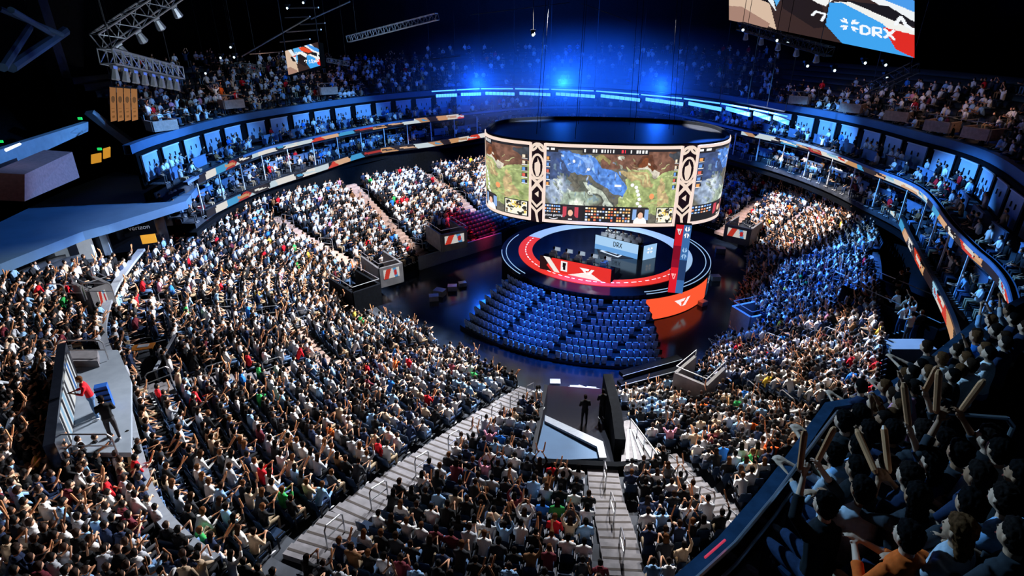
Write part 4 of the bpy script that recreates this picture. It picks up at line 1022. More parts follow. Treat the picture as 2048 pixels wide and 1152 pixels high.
# broad gangway in the corner block, with strip screen and stewards
flat([(140, 700), (236, 700), (262, 760), (262, 905), (112, 905), (128, 760)], 7.9, .2, 'floor_corner_gangway', M_WALLG, kind='structure')
MB().wall([tuple(U(*p_, 9.0))[:2] for p_ in ((128, 700), (116, 800), (104, 905))], 7.0, 9.3, .3).build('wall_corner_gangway', M_NEAR, kind='structure')
c = Cv(8, 90, hx('e8eef4'));
for i in range(13): c.rect(0, i / 13, 1, i / 13 + .045, hx(random.choice(('e04030', '3a78c8', '202028', 'f4f4f0', '9cc8e8', '303038'))))
c.a *= .85
a, b = U(136, 716, 8.8), U(114, 890, 8.8)
c.build('strip_screen', lambda u, v: (a.x + .12 + (b.x - a.x) * v, a.y + (b.y - a.y) * v, 9.15 - 1.2 * u), M_LED, label='narrow strip screen on the black wall of the corner gangway', cat='screen')
flat([(140, 700), (195, 700), (195, 722), (142, 722)], 8.2, .4, 'trim_gangway_landing', M_STAIR, kind='structure')
for x0, y0, L_, t in ((165, 697, 1.9, 'at the top of the corner gangway'), (155, 888, 2.4, 'across the bottom of the corner gangway'), (196, 580, 1.5, 'above the small corner gangway mouth')):
    p = U(x0, y0, 8.5); rail_hoop(p.x, p.y, 7.95, 0., L_, 'long steel handrail ' + t, None)
for i, (x0, y0) in enumerate(((20, 905), (62, 903), (45, 700), (90, 705), (40, 575), (75, 585), (115, 590), (150, 592))):
    p = U(x0, y0, 7.9); rail_hoop(p.x, p.y, 7.6, 0., .9, 'steel hoop handrail in the far left corner block, %s from its lower edge' % ordn(i + 1), 'corner block handrails')

# ------------------------------------------------------------------ left side building
flat([(232, 343), (395, 373), (372, 402), (215, 450), (165, 463), (0, 528), (-70, 552), (-70, 470), (0, 444), (132, 380)], 9.6, .55, 'canopy_roof', M_CANOPY, label='wide blue-grey canopy roof at the left above the corner seats', cat='canopy')
MB().wall([tuple(U(*p_, 8.0))[:2] for p_ in ((-90, 575), (0, 540), (90, 512), (168, 486))], 5.5, 9.0, .3).build('wall_corner_side', M_WALLG, kind='structure')
def boxat(px, z0, z1, w_, d_, rz, name, m, **kw):
    p = U(*px, z0); return MB().box((0, 0, (z1 - z0) / 2), (w_, d_, z1 - z0)).build(name, m, loc=(p.x, p.y, z0), rz=rz, **kw)
boxat((184, 530), 6.9, 9.0, .75, .5, .4, 'support_pillar', M_WHITE, label='broad white pillar under the blue canopy', cat='pillar')
boxat((219, 508), 6.9, 9.0, .4, .5, .4, 'support_pillar', M_PANEL, label='narrower blue-lit pillar under the canopy, right of the white one', cat='pillar')
boxat((270, 500), 6.4, 9.0, 4.6, .3, .45, 'wall_under_canopy', M_NEAR, kind='structure')
M_DIMW = mat('sign_grey_letters', (.5, .5, .52), .6, emit=.12)
sg = boxat((283, 470), 8.0, 9.0, 1.9, .12, .45, 'sponsor_sign', M_BLACK, label='dark sponsor sign reading verizon under the canopy', cat='sign')
text('sign_lettering', 'verizon', .42, M_DIMW, sg, (0, -.08, .55), (math.pi / 2, 0, 0))
boxat((300, 486), 7.1, 7.9, .9, .1, .45, 'lit_panel', M_AMBER, label='amber lit panel below the verizon sign', cat='panel')
boxat((330, 452), 7.5, 8.9, 1.1, .2, .3, 'grey_screen_wall', M_WALLG, label='grey wall block right of the verizon sign', cat='wall panel')
boxat((385, 445), 7.2, 8.4, 2.2, .2, .6, 'red_wall_panel', mat('dark_red_paint', (.12, .01, .015), .6), label='dim dark red wall block under the end of the ribbon board', cat='wall panel')
def UD(px, py, d):
    a = (px - 1024) / F; b = (py - 576) / F
    return Vector((a * d, d * (cp - b * sp), H - d * (sp + b * cp)))
quad([UD(-20, 300, 34), UD(165, 243, 44), UD(165, 262, 44), UD(-20, 345, 34)], .4, 'wall_balcony_left', M_WALLG, kind='structure')
quad([UD(172, 222, 44), UD(188, 220, 44), UD(272, 282, 47), UD(262, 292, 47)], .4, 'trim_deck_edge_left', M_WALLG, kind='structure')
quad([UD(-20, 345, 30), UD(88, 300, 36), UD(103, 352, 36), UD(-20, 400, 30)], 1.5, 'control_booth', M_PINK, label='terracotta control booth at the far left edge', cat='booth')
quad([UD(8, 300, 31), UD(38, 288, 32), UD(42, 290, 32), UD(12, 304, 31)], .1, 'booth_lamp_bar', M_WLED, label='short white lamp bar over the terracotta booth', cat='lamp')
for i, (x0, y0, x1, y1, t) in enumerate(((184, 310, 203, 324, 'left'), (208, 298, 221, 314, 'right'))):
    quad([UD(x0, y0, 42), UD(x1, y0 - 4, 42), UD(x1, y1, 42), UD(x0, y1 + 4, 42)], .1, 'amber_window', M_AMBER, label='%s of two amber lit openings beyond the canopy' % t, cat='window')
M_GRN = mat('exit_green', hx('20d860'), emit=1.)
for x0, y0, t in ((160, 237, 'dark column'), (2, 283, 'left edge of the balcony'), (199, 298, 'amber openings')):
    o = MB().box((0, 0, 0), (.28, .1, .18)).build('exit_lamp', M_GRN, label='tiny green exit lamp by the ' + t, cat='lamp', loc=UD(x0, y0, 42))
# steel roof members upper left
for i, (a, b, r) in enumerate((((5, 135, 28), (58, 55, 34), .22), ((22, 135, 30), (130, 62, 36), .28), ((105, 68, 33), (22, 20, 28), .16), ((0, 18, 30), (125, 70, 33), .15))):
    MB().bar(UD(*a), UD(*b), r, 8).build('roof_brace', M_CANOPY, label='dim blue diagonal roof brace in the upper left corner', cat='beam', group='roof braces')
quad([UD(-40, -60, 44), UD(166, -60, 48), UD(168, 246, 48), UD(-40, 320, 44)], .5, 'wall_left_return', M_BLACK, kind='structure')
p = UD(152, 250, 47); MB().box((0, 0, 8), (1.0, 1.0, 18)).build('support_column', M_STEEL, label='tall dark column beside the hanging gold banners', cat='column', loc=(p.x, p.y, p.z - 1))

# ------------------------------------------------------------------ hanging things
def truss(a, b, s_, name, label, m=M_TRUSS, lamps=0, r=.035, bays=None, cat='truss', group=None):
    a = Vector(a); b = Vector(b); d = b - a; L = d.length; q = d.to_track_quat('X', 'Z'); mm = q.to_matrix()
    o = link(name, None, None, label, cat, group); o.location = a; o.rotation_euler = q.to_euler()
    n = bays or max(2, int(L / (s_ * 1.1)))
    for i, (y, z) in enumerate(((-1, -1), (1, -1), (1, 1), (-1, 1))): MB().bar((0, y * s_ / 2, z * s_ / 2), (L, y * s_ / 2, z * s_ / 2), r).build('chord', m, o)
    w1, w2 = MB(), MB()
    for k_ in range(n + 1):
        x = L * k_ / n
        for (y0, z0), (y1, z1) in (((-1, -1), (1, -1)), ((1, -1), (1, 1)), ((1, 1), (-1, 1)), ((-1, 1), (-1, -1))):
            w1.bar((x, y0 * s_ / 2, z0 * s_ / 2), (x, y1 * s_ / 2, z1 * s_ / 2), r * .7, 5)
            if k_ < n: w2.bar((x, y0 * s_ / 2, z0 * s_ / 2), (x + L / n, y1 * s_ / 2, z1 * s_ / 2), r * .6, 5)
    vo = len(w1.v); w1.v += w2.v; w1.f += [tuple(i_ + vo for i_ in f_) for f_ in w2.f]; w1.c += w2.c
    w1.build('lattice', m, o)
    for k_ in range(lamps):
        x = L * (k_ + .5) / lamps; f = MB(); f.box((x, 0, -s_ / 2 - .1), (.3, .12, .12)); f.loft([((x, 0, -s_ / 2 - .15), .12, .12, (0, .2, -1)), ((x, .06, -s_ / 2 - .5), .2, .2, (0, .2, -1)), ((x, .08, -s_ / 2 - .55), .17, .17, (0, .2, -1))], 8)
        f.build('spot_lamp', M_TRUSS, o)
    w3 = MB()
    for x in (L * .1, L * .9): p0 = mm.inverted() @ Vector((0, 0, 31 - (a.z + d.z * x / L))); w3.bar((x, 0, 0), Vector((x, 0, 0)) + p0, .02, 5)
    w3.build('hanging_cables', M_STEEL, o); return o
truss(UD(200, 84, 22), UD(350, -18, 24), .62, 'lighting_truss', 'upper pale box truss leaving the top left of the picture', lamps=4)
truss(UD(212, 112, 21), UD(356, 146, 27), .52, 'lighting_truss', 'pale box truss with a row of lamps above the gold banners', lamps=8)
truss(UD(697, 78, 50), UD(874, 33, 46), .5, 'lighting_truss', 'thin grey truss sloping up across the dark upper middle', lamps=0)
truss(UD(472, 130, 58), UD(521, 136, 58), .5, 'lighting_truss', 'short bright truss with hanging lamps left of the small corner screen', lamps=7)
truss(UD(655, 120, 60), UD(697, 128, 60), .4, 'lighting_truss', 'short dim truss right of the small corner screen')
truss(UD(1480, 52, 42), UD(1660, 104, 34), .5, 'lighting_truss', 'dim truss hanging just under the large corner screen', m=M_STEEL, lamps=5)
truss(UD(1735, 180, 34), UD(1830, 135, 30), .5, 'lighting_truss', 'dim short truss below the right end of the large corner screen', m=M_STEEL)
for i, (a, b) in enumerate((((486, 111), (618, 35)), ((622, 38), (700, 3)), ((573, 16), (637, 15)), ((570, 35), (620, 33)), ((573, 64), (642, 59)), ((600, 49), (650, 46)), ((560, 84), (620, 78)), ((500, 108), (565, 103)), ((1880, 202), (1965, 193)), ((940, 30), (1140, 5)), ((1160, 6), (1262, 43)), ((850, 120), (920, 112)))):
    MB().bar(UD(*a, 52), UD(*b, 50), .07 if i < 9 else .03, 6).build('roof_pipe', M_RAIL if i < 9 else M_STEEL, label='thin roof pipe crossing the dark ceiling, %s counted from upper left' % ordn(i + 1), cat='pipe', group='roof pipes')
M_LENS = mat('lamp_lens', hx('d8f4ff'), emit=3)
for i, (x0, y0) in enumerate(((575, 15), (607, 4), (462, 93), (442, 114), (469, 113), (412, 145), (1485, 58), (1553, 79), (1574, 84), (1631, 104), (1729, 124), (1770, 128), (1066, 68), (1614, 130), (1668, 139), (1773, 153))):
    p = UD(x0, y0, 48 if x0 < 1000 else 38); o = link('moving_spot_lamp', None, None, 'small bright hanging spot lamp, %s counted from the left under the roof' % ordn(i + 1), 'lamp', 'hanging spot lamps'); o.location = p
    MB().box((0, .12, .2), (.36, .3, .12)).build('yoke', M_STEEL, o); MB().bar((0, .12, .2), (0, .12, 31 - p.z), .02, 6).build('drop_pole', M_BLACK, o); MB().loft([((0, .2, .12), .12, .12, (0, -1, -.5)), ((0, -.05, -.02), .15, .15, (0, -1, -.5)), ((0, -.1, -.05), .13, .13, (0, -1, -.5))], 8).build('head', M_STEEL, o); MB().ell((0, -.12, -.06), (.09, .05, .09), 8, 5).build('lens', M_LENS, o)
# corner screens
def car_art(w_, h_):
    c = Cv(w_, h_, hx('3a2a28')); A = w_ / h_
    c.poly([(0, .0), (.16, 0), (.3, .6), (.34, 1), (.1, .84), (0, .82)], hx('d8bca4')); c.poly([(0, .72), (.1, .7), (.3, .92), (.28, 1), (0, 1)], hx('a88474'))
    c.poly([(.14, .3), (.3, .32), (.34, .6), (.2, .5)], hx('141014')); c.poly([(.25, 0), (.5, 0), (.56, .3), (.4, .3), (.34, .6)], hx('58b0ee'))
    c.poly([(.1, 0), (.2, 0), (.3, .28), (.34, .7), (.28, .5)], hx('e8f0f4')); c.poly([(.3, .25), (.42, .18), (.52, .22), (.66, .38), (.62, .5), (.46, .38)], hx('f4f4f0'))
    c.poly([(.36, .3), (.46, .3), (.6, .5), (.64, .8), (.56, .86), (.38, .62)], hx('241c1e')); c.poly([(.2, .3), (.34, .28), (.3, .36)], hx('e0482c')); c.poly([(.42, .0), (.6, .05), (.8, .3), (.86, .34), (.7, .34), (.5, .18)], hx('e8502c'))
    c.poly([(.6, .0), (.8, 0), (1, .4), (1, .6), (.8, .3)], hx('f0f4f8')); c.poly([(.66, .0), (.74, 0), (1, .3), (1, .44), (.84, .28)], hx('4c9cec')); c.poly([(.7, .38), (.9, .4), (1, .56), (1, .62), (.8, .55)], hx('1c1a20'))
    c.poly([(.66, .42), (.74, .4), (1, .66), (1, .86), (.9, .72)], hx('f2f2ee')); c.poly([(.64, .44), (.70, .42), (.88, .64), (1., 1), (.7, 1), (.62, .78)], hx('40a4f0'))
    c.poly([(.88, .68), (1, .72), (1, 1), (.93, .94)], hx('e02c24')); drx_mark(c, .735, .72, .2, hx('f6faff'), A); word_drx(c, .79, .76, .13, hx('f6faff'), A, .2)
    drx_mark(c, .33, .22, .16, hx('f6faff'), A); c.line([(.55, .66), (.57, .6), (.62, .62), (.6, .72)], .03, hx('f6faff'), A); c.line([(.93, .62), (.95, .52), (.97, .62), (1., .66)], .03, hx('f6faff'), A)
    return c
def screen3d(TL, TR, BR, BL, cv, label):
    TL, TR, BR, BL = map(np.array, (TL, TR, BR, BL)); o = link('corner_screen', None, None, label, 'screen')
    f = lambda u, v: tuple(TL[i] * (1 - u) * (1 - v) + TR[i] * u * (1 - v) + BR[i] * u * v + BL[i] * (1 - u) * v for i in range(3))
    cv.build('display', f, M_LED, o); n = np.cross(BL - TL, TR - TL); n = n / np.linalg.norm(n); g = n * .06
    quad([Vector(q - g) for q in (TL, BL, BR, TR)], -.5 if False else .5, 'cabinet', M_BLACK, o)
    return o
cv_ = car_art(210, 110)
def scr(P4, cv, label):
    P4 = [UD(*q) for q in P4]; cen = sum(P4, Vector()) / 4; out = (cen - Vector((0, 0, H))).normalized()
    o = link('corner_screen', None, None, label, 'screen'); A4 = [np.array(q) for q in P4]
    cv.build('display', lambda u, v: tuple(A4[0][i] * (1 - u) * (1 - v) + A4[1][i] * u * (1 - v) + A4[2][i] * u * v + A4[3][i] * (1 - u) * v for i in range(3)), M_LED, o)
    n = (P4[3] - P4[0]).cross(P4[1] - P4[0]).normalized(); n = n if n.dot(out) > 0 else -n
    b0 = [q + n * .05 for q in P4]; b1 = [q + n * .45 for q in P4]
    MB().add(b0 + b1, [(0, 1, 2, 3), (7, 6, 5, 4)] + [(i, 4 + i, 4 + (i + 1) % 4, (i + 1) % 4) for i in range(4)]).build('cabinet', M_BLACK, o)
    for k_ in (0, 1): MB().bar(b0[k_], (b0[k_].x, b0[k_].y, 31), .04).build('hanging_cable', M_STEEL, o)
scr([(1458, -62, 45), (1829, -48, 30), (1829, 116, 30), (1458, 40, 45)], cv_, 'large corner screen of blue, white and orange artwork at the upper right')
scr([(570, 102, 50), (636, 84, 46), (641, 131, 46), (577, 150, 50)], car_art(60, 44), 'small far corner screen of blue and white artwork at the upper left')
M_GOLD = mat('gold_banner', hx('d8a068'), .8, emit=.12, noise=0)
for i in range(4):
    x0 = 219 + i * 14.2; o = empty('hanging_banner', 'gold hanging championship banner, %s of the four from the left' % ordn(i + 1), 'banner'); 
    c = Cv(14, 60, hx('d89c64')); c.ell(.5, .36, .3, .1, hx('8a6a4c')); c.rect(.25, .62, .75, .64, hx('a87848')); c.rect(.3, .7, .7, .75, hx('b08050')); c.rect(.3, .84, .7, .9, hx('a87848')); c.a *= .8
    P4 = [UD(x0, 173 + i, 34), UD(x0 + 12.5, 174 + i, 34), UD(x0 + 14.5, 241 - i * .6, 34.4), UD(x0 + 2.5, 244 - i * .6, 34.4)]; A4 = [np.array(q) for q in P4]
    c.build('printed_face', lambda u, v: tuple(A4[0][j] * (1 - u) * (1 - v) + A4[1][j] * u * (1 - v) + A4[2][j] * u * v + A4[3][j] * (1 - u) * v for j in range(3)), M_PRINT, o)
    quad([Vector(q) + Vector((0, .03, 0)) for q in (P4[0], P4[3], P4[2], P4[1])], .02, 'backing', M_BLACK, o)
    MB().bar(P4[0], P4[1], .04).build('top_pole', M_STEEL, o); MB().bar((P4[0] + P4[1]) / 2, ((P4[0].x + P4[1].x) / 2, (P4[0].y + P4[1].y) / 2, 31), .012).build('hanging_cord', M_BLACK, o)
spot('pillar_fill', (-13, 28, 13), tuple(U(190, 505, 8)), 7000, (.9, .95, 1), 14, .4)  # added fill spot, brightens the pillars shaded by the canopy
spot('banner_fill', (-13, 20, 13), tuple(UD(247, 209, 34)), 9500, (1, .88, .8), 12, .4)  # added fill from below, placed clear of the truss to reach the banners
spot('truss_fill', (-4, 22, 17), tuple(UD(270, 90, 24)), 2600, (.7, .85, 1), 50, .6)  # unseen spot added to brighten the upper left trusses
spot('roof_fill', (0, 40, 18), tuple(UD(580, 60, 50)), 6000, (.5, .8, 1), 40, .6)  # fill added so the roof pipes catch light, no fixture modelled
# far curved rows of blue lamps
TP = [(862, 183), (912, 180), (960, 177.5), (1028, 177.5), (1100, 178.5), (1190, 182), (1280, 189), (1366, 197), (1442, 207), (1498, 217), (1538, 225), (1575, 233)]
for i, (a, b) in enumerate(zip(TP, TP[1:])):
    A_, B_ = U(*a, 14.3), U(*b, 14.3); g = (B_ - A_) * .03; tx = ordn(i + 1)
    MB().bar(A_ + g, B_ - g, .07, 6).build('blue_tube_lamp', M_BLUELED, label='thin blue tube lamp in the far upper arc, %s from the left' % tx, cat='lamp', group='upper arc of tube lamps')
    a2, b2 = (a[0] + 8, a[1] + 9), (b[0] + 4, b[1] + 10 + i * .35); A_, B_ = U(*a2, 13.75), U(*b2, 13.75); g = (B_ - A_) * .04; dd = B_ - A_
    o = link('blue_lamp_bank', None, None, 'bank of blue lamp cells in the far lower arc, %s from the left' % tx, 'lamp', 'lower arc of lamp banks'); o.location = (A_ + B_) / 2; o.rotation_euler = (0, 0, math.atan2(dd.y, dd.x))
    MB().box((0, .1, 0), (dd.length * .94, .1, .42)).build('housing', M_STEEL, o)
    n = 8; cell = MB()
    for q in range(n): MB().box(((q + .5 - n / 2) * dd.length * .92 / n, 0, 0), (dd.length * .92 / n * .86, .08, .34)).build('lamp_cell', M_BLUELED, o)
arc_ = [U(*p_, 14.1) for p_ in TP]; mb = MB(); mb.path([p_ + Vector((0, .25, 0)) for p_ in arc_], .07); mb.path([p_ + Vector((0, .6, .3)) for p_ in arc_], .07)
for p_ in arc_: mb.bar(p_ + Vector((0, .6, .3)), (p_.x, p_.y + .6, 31), .03)
mb.build('curved_lamp_truss', M_STEEL, label='dark curved truss carrying the far blue lamps', cat='truss')
for x, y in ((-4, 66), (6, 68), (16, 62)):
    l = bpy.data.lights.new('blue_truss_glow', 'POINT'); l.energy = 3000; l.color = (.01, .12, 1); l.shadow_soft_size = .5
    o = bpy.data.objects.new('blue_truss_glow', l); COL.objects.link(o); o.location = (x, y + 2, 15)
# upper deck gangways and warm-lit aisles
_PI = offset(RAs, 3.6, 13.1); _PO = offset(RAs, 11.5, 17.8)
def upz(x, y):
    """height of the upper deck at a plan position"""
    k_ = min(range(len(_PI)), key=lambda i: segd((x, y), _PI[i], _PO[i])); a, b = _PI[k_], _PO[k_]
    t = ((x - a.x) * (b.x - a.x) + (y - a.y) * (b.y - a.y)) / ((b.x - a.x) ** 2 + (b.y - a.y) ** 2); return 13.1 + 4.7 * max(0, min(1, t))
def upxy(px, py):
    best = None
    for k_ in range(160, 720):
        p = UD(px, py, k_ * .13); e = abs(p.z - upz(p.x, p.y)) + (5 if min(segd(p, _PI[i], _PO[i]) for i in range(0, len(_PI), 2)) > 4 else 0)
        if best is None or e < best[0]: best = (e, p)
    return best[1]
for i, (px, py, rz) in enumerate(((322, 246, .9), (462, 204, .8), (655, 178, .5), (1600, 196, -.6), (1706, 212, -.8), (1800, 228, -.9), (1885, 248, -1.1), (1965, 262, -1.2))):
    p = upxy(px, py); vomitory((px, py), p.z + .3, 1.7, 1.3, rz, M_TAN, 'warm tan gangway mouth in the upper deck, %s from the left' % ordn(i + 1), h=.15, group='upper deck gangways')
    l = bpy.data.lights.new('gangway_lamp', 'POINT'); l.energy = 28; l.color = (1, .6, .4); l.shadow_soft_size = .1
    o = bpy.data.objects.new('gangway_lamp', l); COL.objects.link(o); o.location = (p.x * .98, p.y * .98, p.z + 1.9)
for i, (a, b) in enumerate((((415, 168), (450, 208)), ((688, 138), (722, 176)), ((730, 125), (772, 168)), ((278, 205), (310, 240)), ((1740, 195), (1716, 232)), ((1852, 228), (1815, 262)))):
    A_, B_ = upxy(*a), upxy(*b)
    mb = MB(); n = 14; d = B_ - A_
    for q in range(n): p = A_.lerp(B_, (q + .5) / n); mb.box((p.x, p.y, p.z + .15), (d.xy.length / n, .9, .35), math.atan2(d.y, d.x))
    mb.build('stairs_upper_deck', M_TAN if i < 5 else M_CONC, kind='structure')  # tan puts the warm step light into the stair colour

# ------------------------------------------------------------------ event floor dressing
for i, (a, b, h_) in enumerate((((838, 528), (1002, 478), 1.3), ((850, 505), (985, 462), 1.1))):
    A_, B_ = U(*a, .6), U(*b, .6); MB().wall([A_[:2], B_[:2]], 0, h_, .25).build('crowd_barrier', M_PARA, label='long red-lit barrier beside the left floor edge, %s one' % ('nearer' if i == 0 else 'farther'), cat='barrier')
for i, (x0, y0, s_) in enumerate(((1132, 788, .5), (1148, 782, .4), (1165, 790, .6), (1182, 786, .45), (1198, 792, .5), (1140, 800, .35), (1172, 802, .4), (1110, 772, .5), (880, 590, .7), (905, 580, .6), (925, 572, .5), (868, 600, .6), (1430, 560, .6), (1405, 610, .5), (1440, 505, .7))):
    p = U(x0, y0, 0); o = empty('equipment_case', 'small pale equipment case on the dark floor, %s in the clutter' % ordn(i + 1), 'case', (p.x, p.y, 0), random.uniform(-.6, .6), 'cases on the event floor')
    MB().box((0, 0, s_ * .35), (s_ * 1.3, s_, s_ * .7)).build('case_body', M_PARA, o); MB().box((0, 0, s_ * .73), (s_ * 1.34, s_ * 1.04, s_ * .06)).build('lid', M_RAIL, o)
for x0, y0, s_, t in ((1168, 850, 'black', 'standing in the tunnel mouth, left of two'), (1203, 838, 'black', 'standing in the tunnel mouth, right of two')):
    p = U(x0, y0, 1.9); person((p.x, p.y, 2.35), .1, 'hands on lap', s_, 'person in dark clothes ' + t, d=1, stand=True, trm=TRM[0])
p = U(197, 835, 7.95); person((p.x, p.y, 8.37), 2.2, 'hands clasped', 'red', 'steward in a red top standing in the corner gangway', d=1, stand=True)
p = U(232, 880, 7.95); person((p.x, p.y, 8.37), .6, 'arms folded', 'black', 'person in black standing at the foot of the corner gangway', d=1, stand=True)
p = U(277, 775, 5.3); person((p.x, p.y, 6.0), -1, 'hands on lap', 'navy', 'person in navy standing below the camera platform', d=1, stand=True)
rk = boxat((217, 815), 7.95, 8.95, .4, .3, .5, 'blue_rack', mat('blue_plastic', hx('2458a8'), .5), label='blue slatted rack beside the red-topped steward', cat='rack')
for i in range(4): MB().box((0, -.19, .2 + i * .22), (.42, .03, .05)).build('slat', M_BLACK, rk)
# players and monitors at the desks
M_MON = mat('monitor_face', hx('c8dcf0'), emit=.5)
for (o_, L_, an_, m_), team, col_, deck in ((d1, 'pale blue desk', 'white', 0), (d2, 'red desk', 'white', 1)):
    MB().box((0, 1.25, .22), (L_ * .98, 2.3, .44)).build('team_platform', M_NEAR, o_)
    for i in range(5):
        f_ = (i + .5) / 5 - .5; dk = 1.15 if deck == 0 else .75; x = m_.x + math.cos(an_) * f_ * L_ * .9 - math.sin(an_) * dk; y = m_.y + math.sin(an_) * f_ * L_ * .9 + math.cos(an_) * dk
        person((x, y, ZS + .5), an_ + (math.pi if deck == 0 else 0), 'hands on lap', col_, 'player in a %s top seated at the %s, %s from left' % (col_, team, ordn(i + 1)), 'players at the ' + team, d=1)
        sg_ = 1 if deck == 0 else -1; mx, my = x + math.sin(an_) * .72 * sg_, y - math.cos(an_) * .72 * sg_; q = empty('desk_monitor', 'monitor on the %s, %s from left' % (team, ordn(i + 1)), 'monitor', (mx, my, ZS + (1.11 if deck == 0 else 1.2)), an_ + (0 if deck == 0 else math.pi), 'monitors on the ' + team)
        MB().box((0, 0, .3), (.6, .04, .36)).build('panel', M_WHITE, q); MB().box((0, .03, .3), (.54, .02, .3)).build('display', M_MON, q); MB().box((0, 0, .06), (.06, .06, .12)).build('stand', M_STEEL, q)
        MB().box((0, 0, .45), (.5, .06, .6)).build('seat_back', M_PARA, None, 'pale gaming chair behind the %s, %s from left' % (team, ordn(i + 1)), 'chair', 'gaming chairs at the ' + team, loc=(x - math.sin(an_) * .35 * sg_, y + math.cos(an_) * .35 * sg_, ZS + .8), rz=an_)

# ------------------------------------------------------------------ near upper deck, lower right
BAR = [(1335, 1160), (1453, 1057), (1533, 966), (1592, 890), (1662, 802), (1740, 803), (1848, 748), (1945, 675), (2060, 622)]
BW = [U(x, y, 16.6 - max(0, i - 3) * .12) for i, (x, y) in enumerate(BAR)]
a = BW[0] + (BW[0] - BW[1]) * 1.6; BW = [a] + BW
bp = [(p.x, p.y) for p in BW]
MB().wall(bp, 14.2, 16.35, .12).build('wall_near_deck', M_NEAR, kind='structure')
bt = MB().wall(bp, 16.35, 16.42, .13).build('trim_near_deck', mat('rail_cap_dark_blue', (.025, .06, .12), .25, noise=.3), kind='structure')
off_ = lambda d: offset(BW, d)
for d_, z_, r_ in ((-.16, 16.25, .018), (-.11, 16.5, .022)):
    MB().path([Vector((p.x, p.y, z_ if False else p.z - 16.6 + z_)) for p in off_(d_)], r_, 7).build('trim_near_deck_rail', M_RAIL if r_ < .025 else M_NEAR, kind='structure')
p0, p1 = UD(1410, 1115, 5.1), UD(1450, 1080, 5.35); MB().bar(p0, p1, .012).build('red_stripe_light', mat('red_strip', hx('e04058'), emit=.6), label='short red strip on the near balcony rail', cat='strip')  # glowing bar stands in for a red stripe of light on the barrier
NI = [Vector((p.x, p.y, 15.55)) for p in off_(-.25)]; NO = [Vector((p.x, p.y, 19.4)) for p in off_(-6.8)]
terraces(NI, NO, 9, 'floor_near_deck', M_STEEL)
def nearz(x, y): return 15.55 + .588 * max(0, min(segd((x, y), bp[i], bp[i + 1]) for i in range(len(bp) - 1)) - .25)
HEADS = [  # x, y in the 2.866x close view (origin 1348,750), pose, shirt, long hair, hair tone, sticks
 (915, 440, 'leaning forward', 'pale grey', 0, 0, 0, 'first row, beside the balcony rail'), (1060, 395, 'hands on lap', 'light blue', 0, 0, 0, 'in light blue near the rail, behind the first row head'),
 (1080, 640, 'hands clasped', 'pale grey', 0, 0, 0, 'largest grey shirt back in the near deck'), (868, 730, 'both arms raised', 'black', 0, 0, 1, 'raising two clappers beside the rail'),
 (1050, 520, 'arms folded', 'black', 0, 0, 0, 'dark back between the two grey shirts'), (1395, 680, 'holding up phone', 'charcoal', 1, 0, 1, 'dark-haired, clappers held out left'),
 (1345, 905, 'hands clasped', 'orange', 0, 0, 0, 'orange jacket at the bottom edge'), (1640, 870, 'arms folded', 'pale grey', 1, 3, 0, 'long brown hair right of the orange jacket'),
 (1255, 310, 'hands on lap', 'navy', 0, 0, 0, 'under the left end of the near handrail'), (1430, 310, 'one arm raised', 'charcoal', 0, 1, 1, 'below the middle of the near handrail'),
 (1540, 285, 'hands on lap', 'black', 0, 0, 0, 'close under the near handrail'), (1550, 360, 'leaning forward', 'light blue', 0, 0, 0, 'light blue shoulder under the near handrail'),
 (1810, 345, 'hands on lap', 'black', 0, 1, 0, 'under the right end of the near handrail'), (1870, 410, 'hands on lap', 'pale grey', 0, 0, 0, 'grey top at the right side of the near deck'),
 (1750, 560, 'arms folded', 'navy', 1, 1, 0, 'navy top at the right middle of the deck'), (1900, 690, 'leaning forward', 'light blue', 0, 1, 0, 'light blue top at the right edge'),
 (1225, 510, 'leaning forward', 'charcoal', 0, 2, 0, 'bending low in the middle of the deck'), (1120, 310, 'hands on lap', 'black', 0, 0, 0, 'dark head beyond the light blue top'),
 (975, 250, 'leaning forward', 'black', 0, 0, 0, 'dark head near the corner of the rail'), (1065, 215, 'hands on lap', 'black', 0, 0, 0, 'farthest dark head near the rail corner'),
 (1640, 430, 'both arms raised', 'charcoal', 0, 0, 1, 'raising clappers right of the deck middle'), (1350, 560, 'one arm raised', 'navy', 0, 1, 1, 'one clapper held straight up mid deck'),
 (1700, 720, 'hands clasped', 'charcoal', 0, 0, 0, 'dark jacket behind the brown-haired person'), (1990, 560, 'hands on lap', 'black', 0, 0, 0, 'cut by the right picture edge'),
 (1480, 480, 'hands on lap', 'navy', 1, 0, 0, 'navy top between raised clappers'),
 (1960, 900, 'hands clasped', 'charcoal', 0, 1, 0, 'lower right corner of the deck'),
]
def place_head(px, py, hh=1.32):
    best = None
    for k_ in range(30, 300):
        d = k_ * .07; p = UD(px, py, d); e = abs(p.z - (nearz(p.x, p.y) + hh))
        if best is None or e < best[0]: best = (e, p)
    return best[1]
def deck_dir(x, y):
    i = min(range(len(bp) - 1), key=lambda i: segd((x, y), bp[i], bp[i + 1])); d = Vector((bp[i + 1][0] - bp[i][0], bp[i + 1][1] - bp[i][1])); return math.atan2(d.y, d.x)
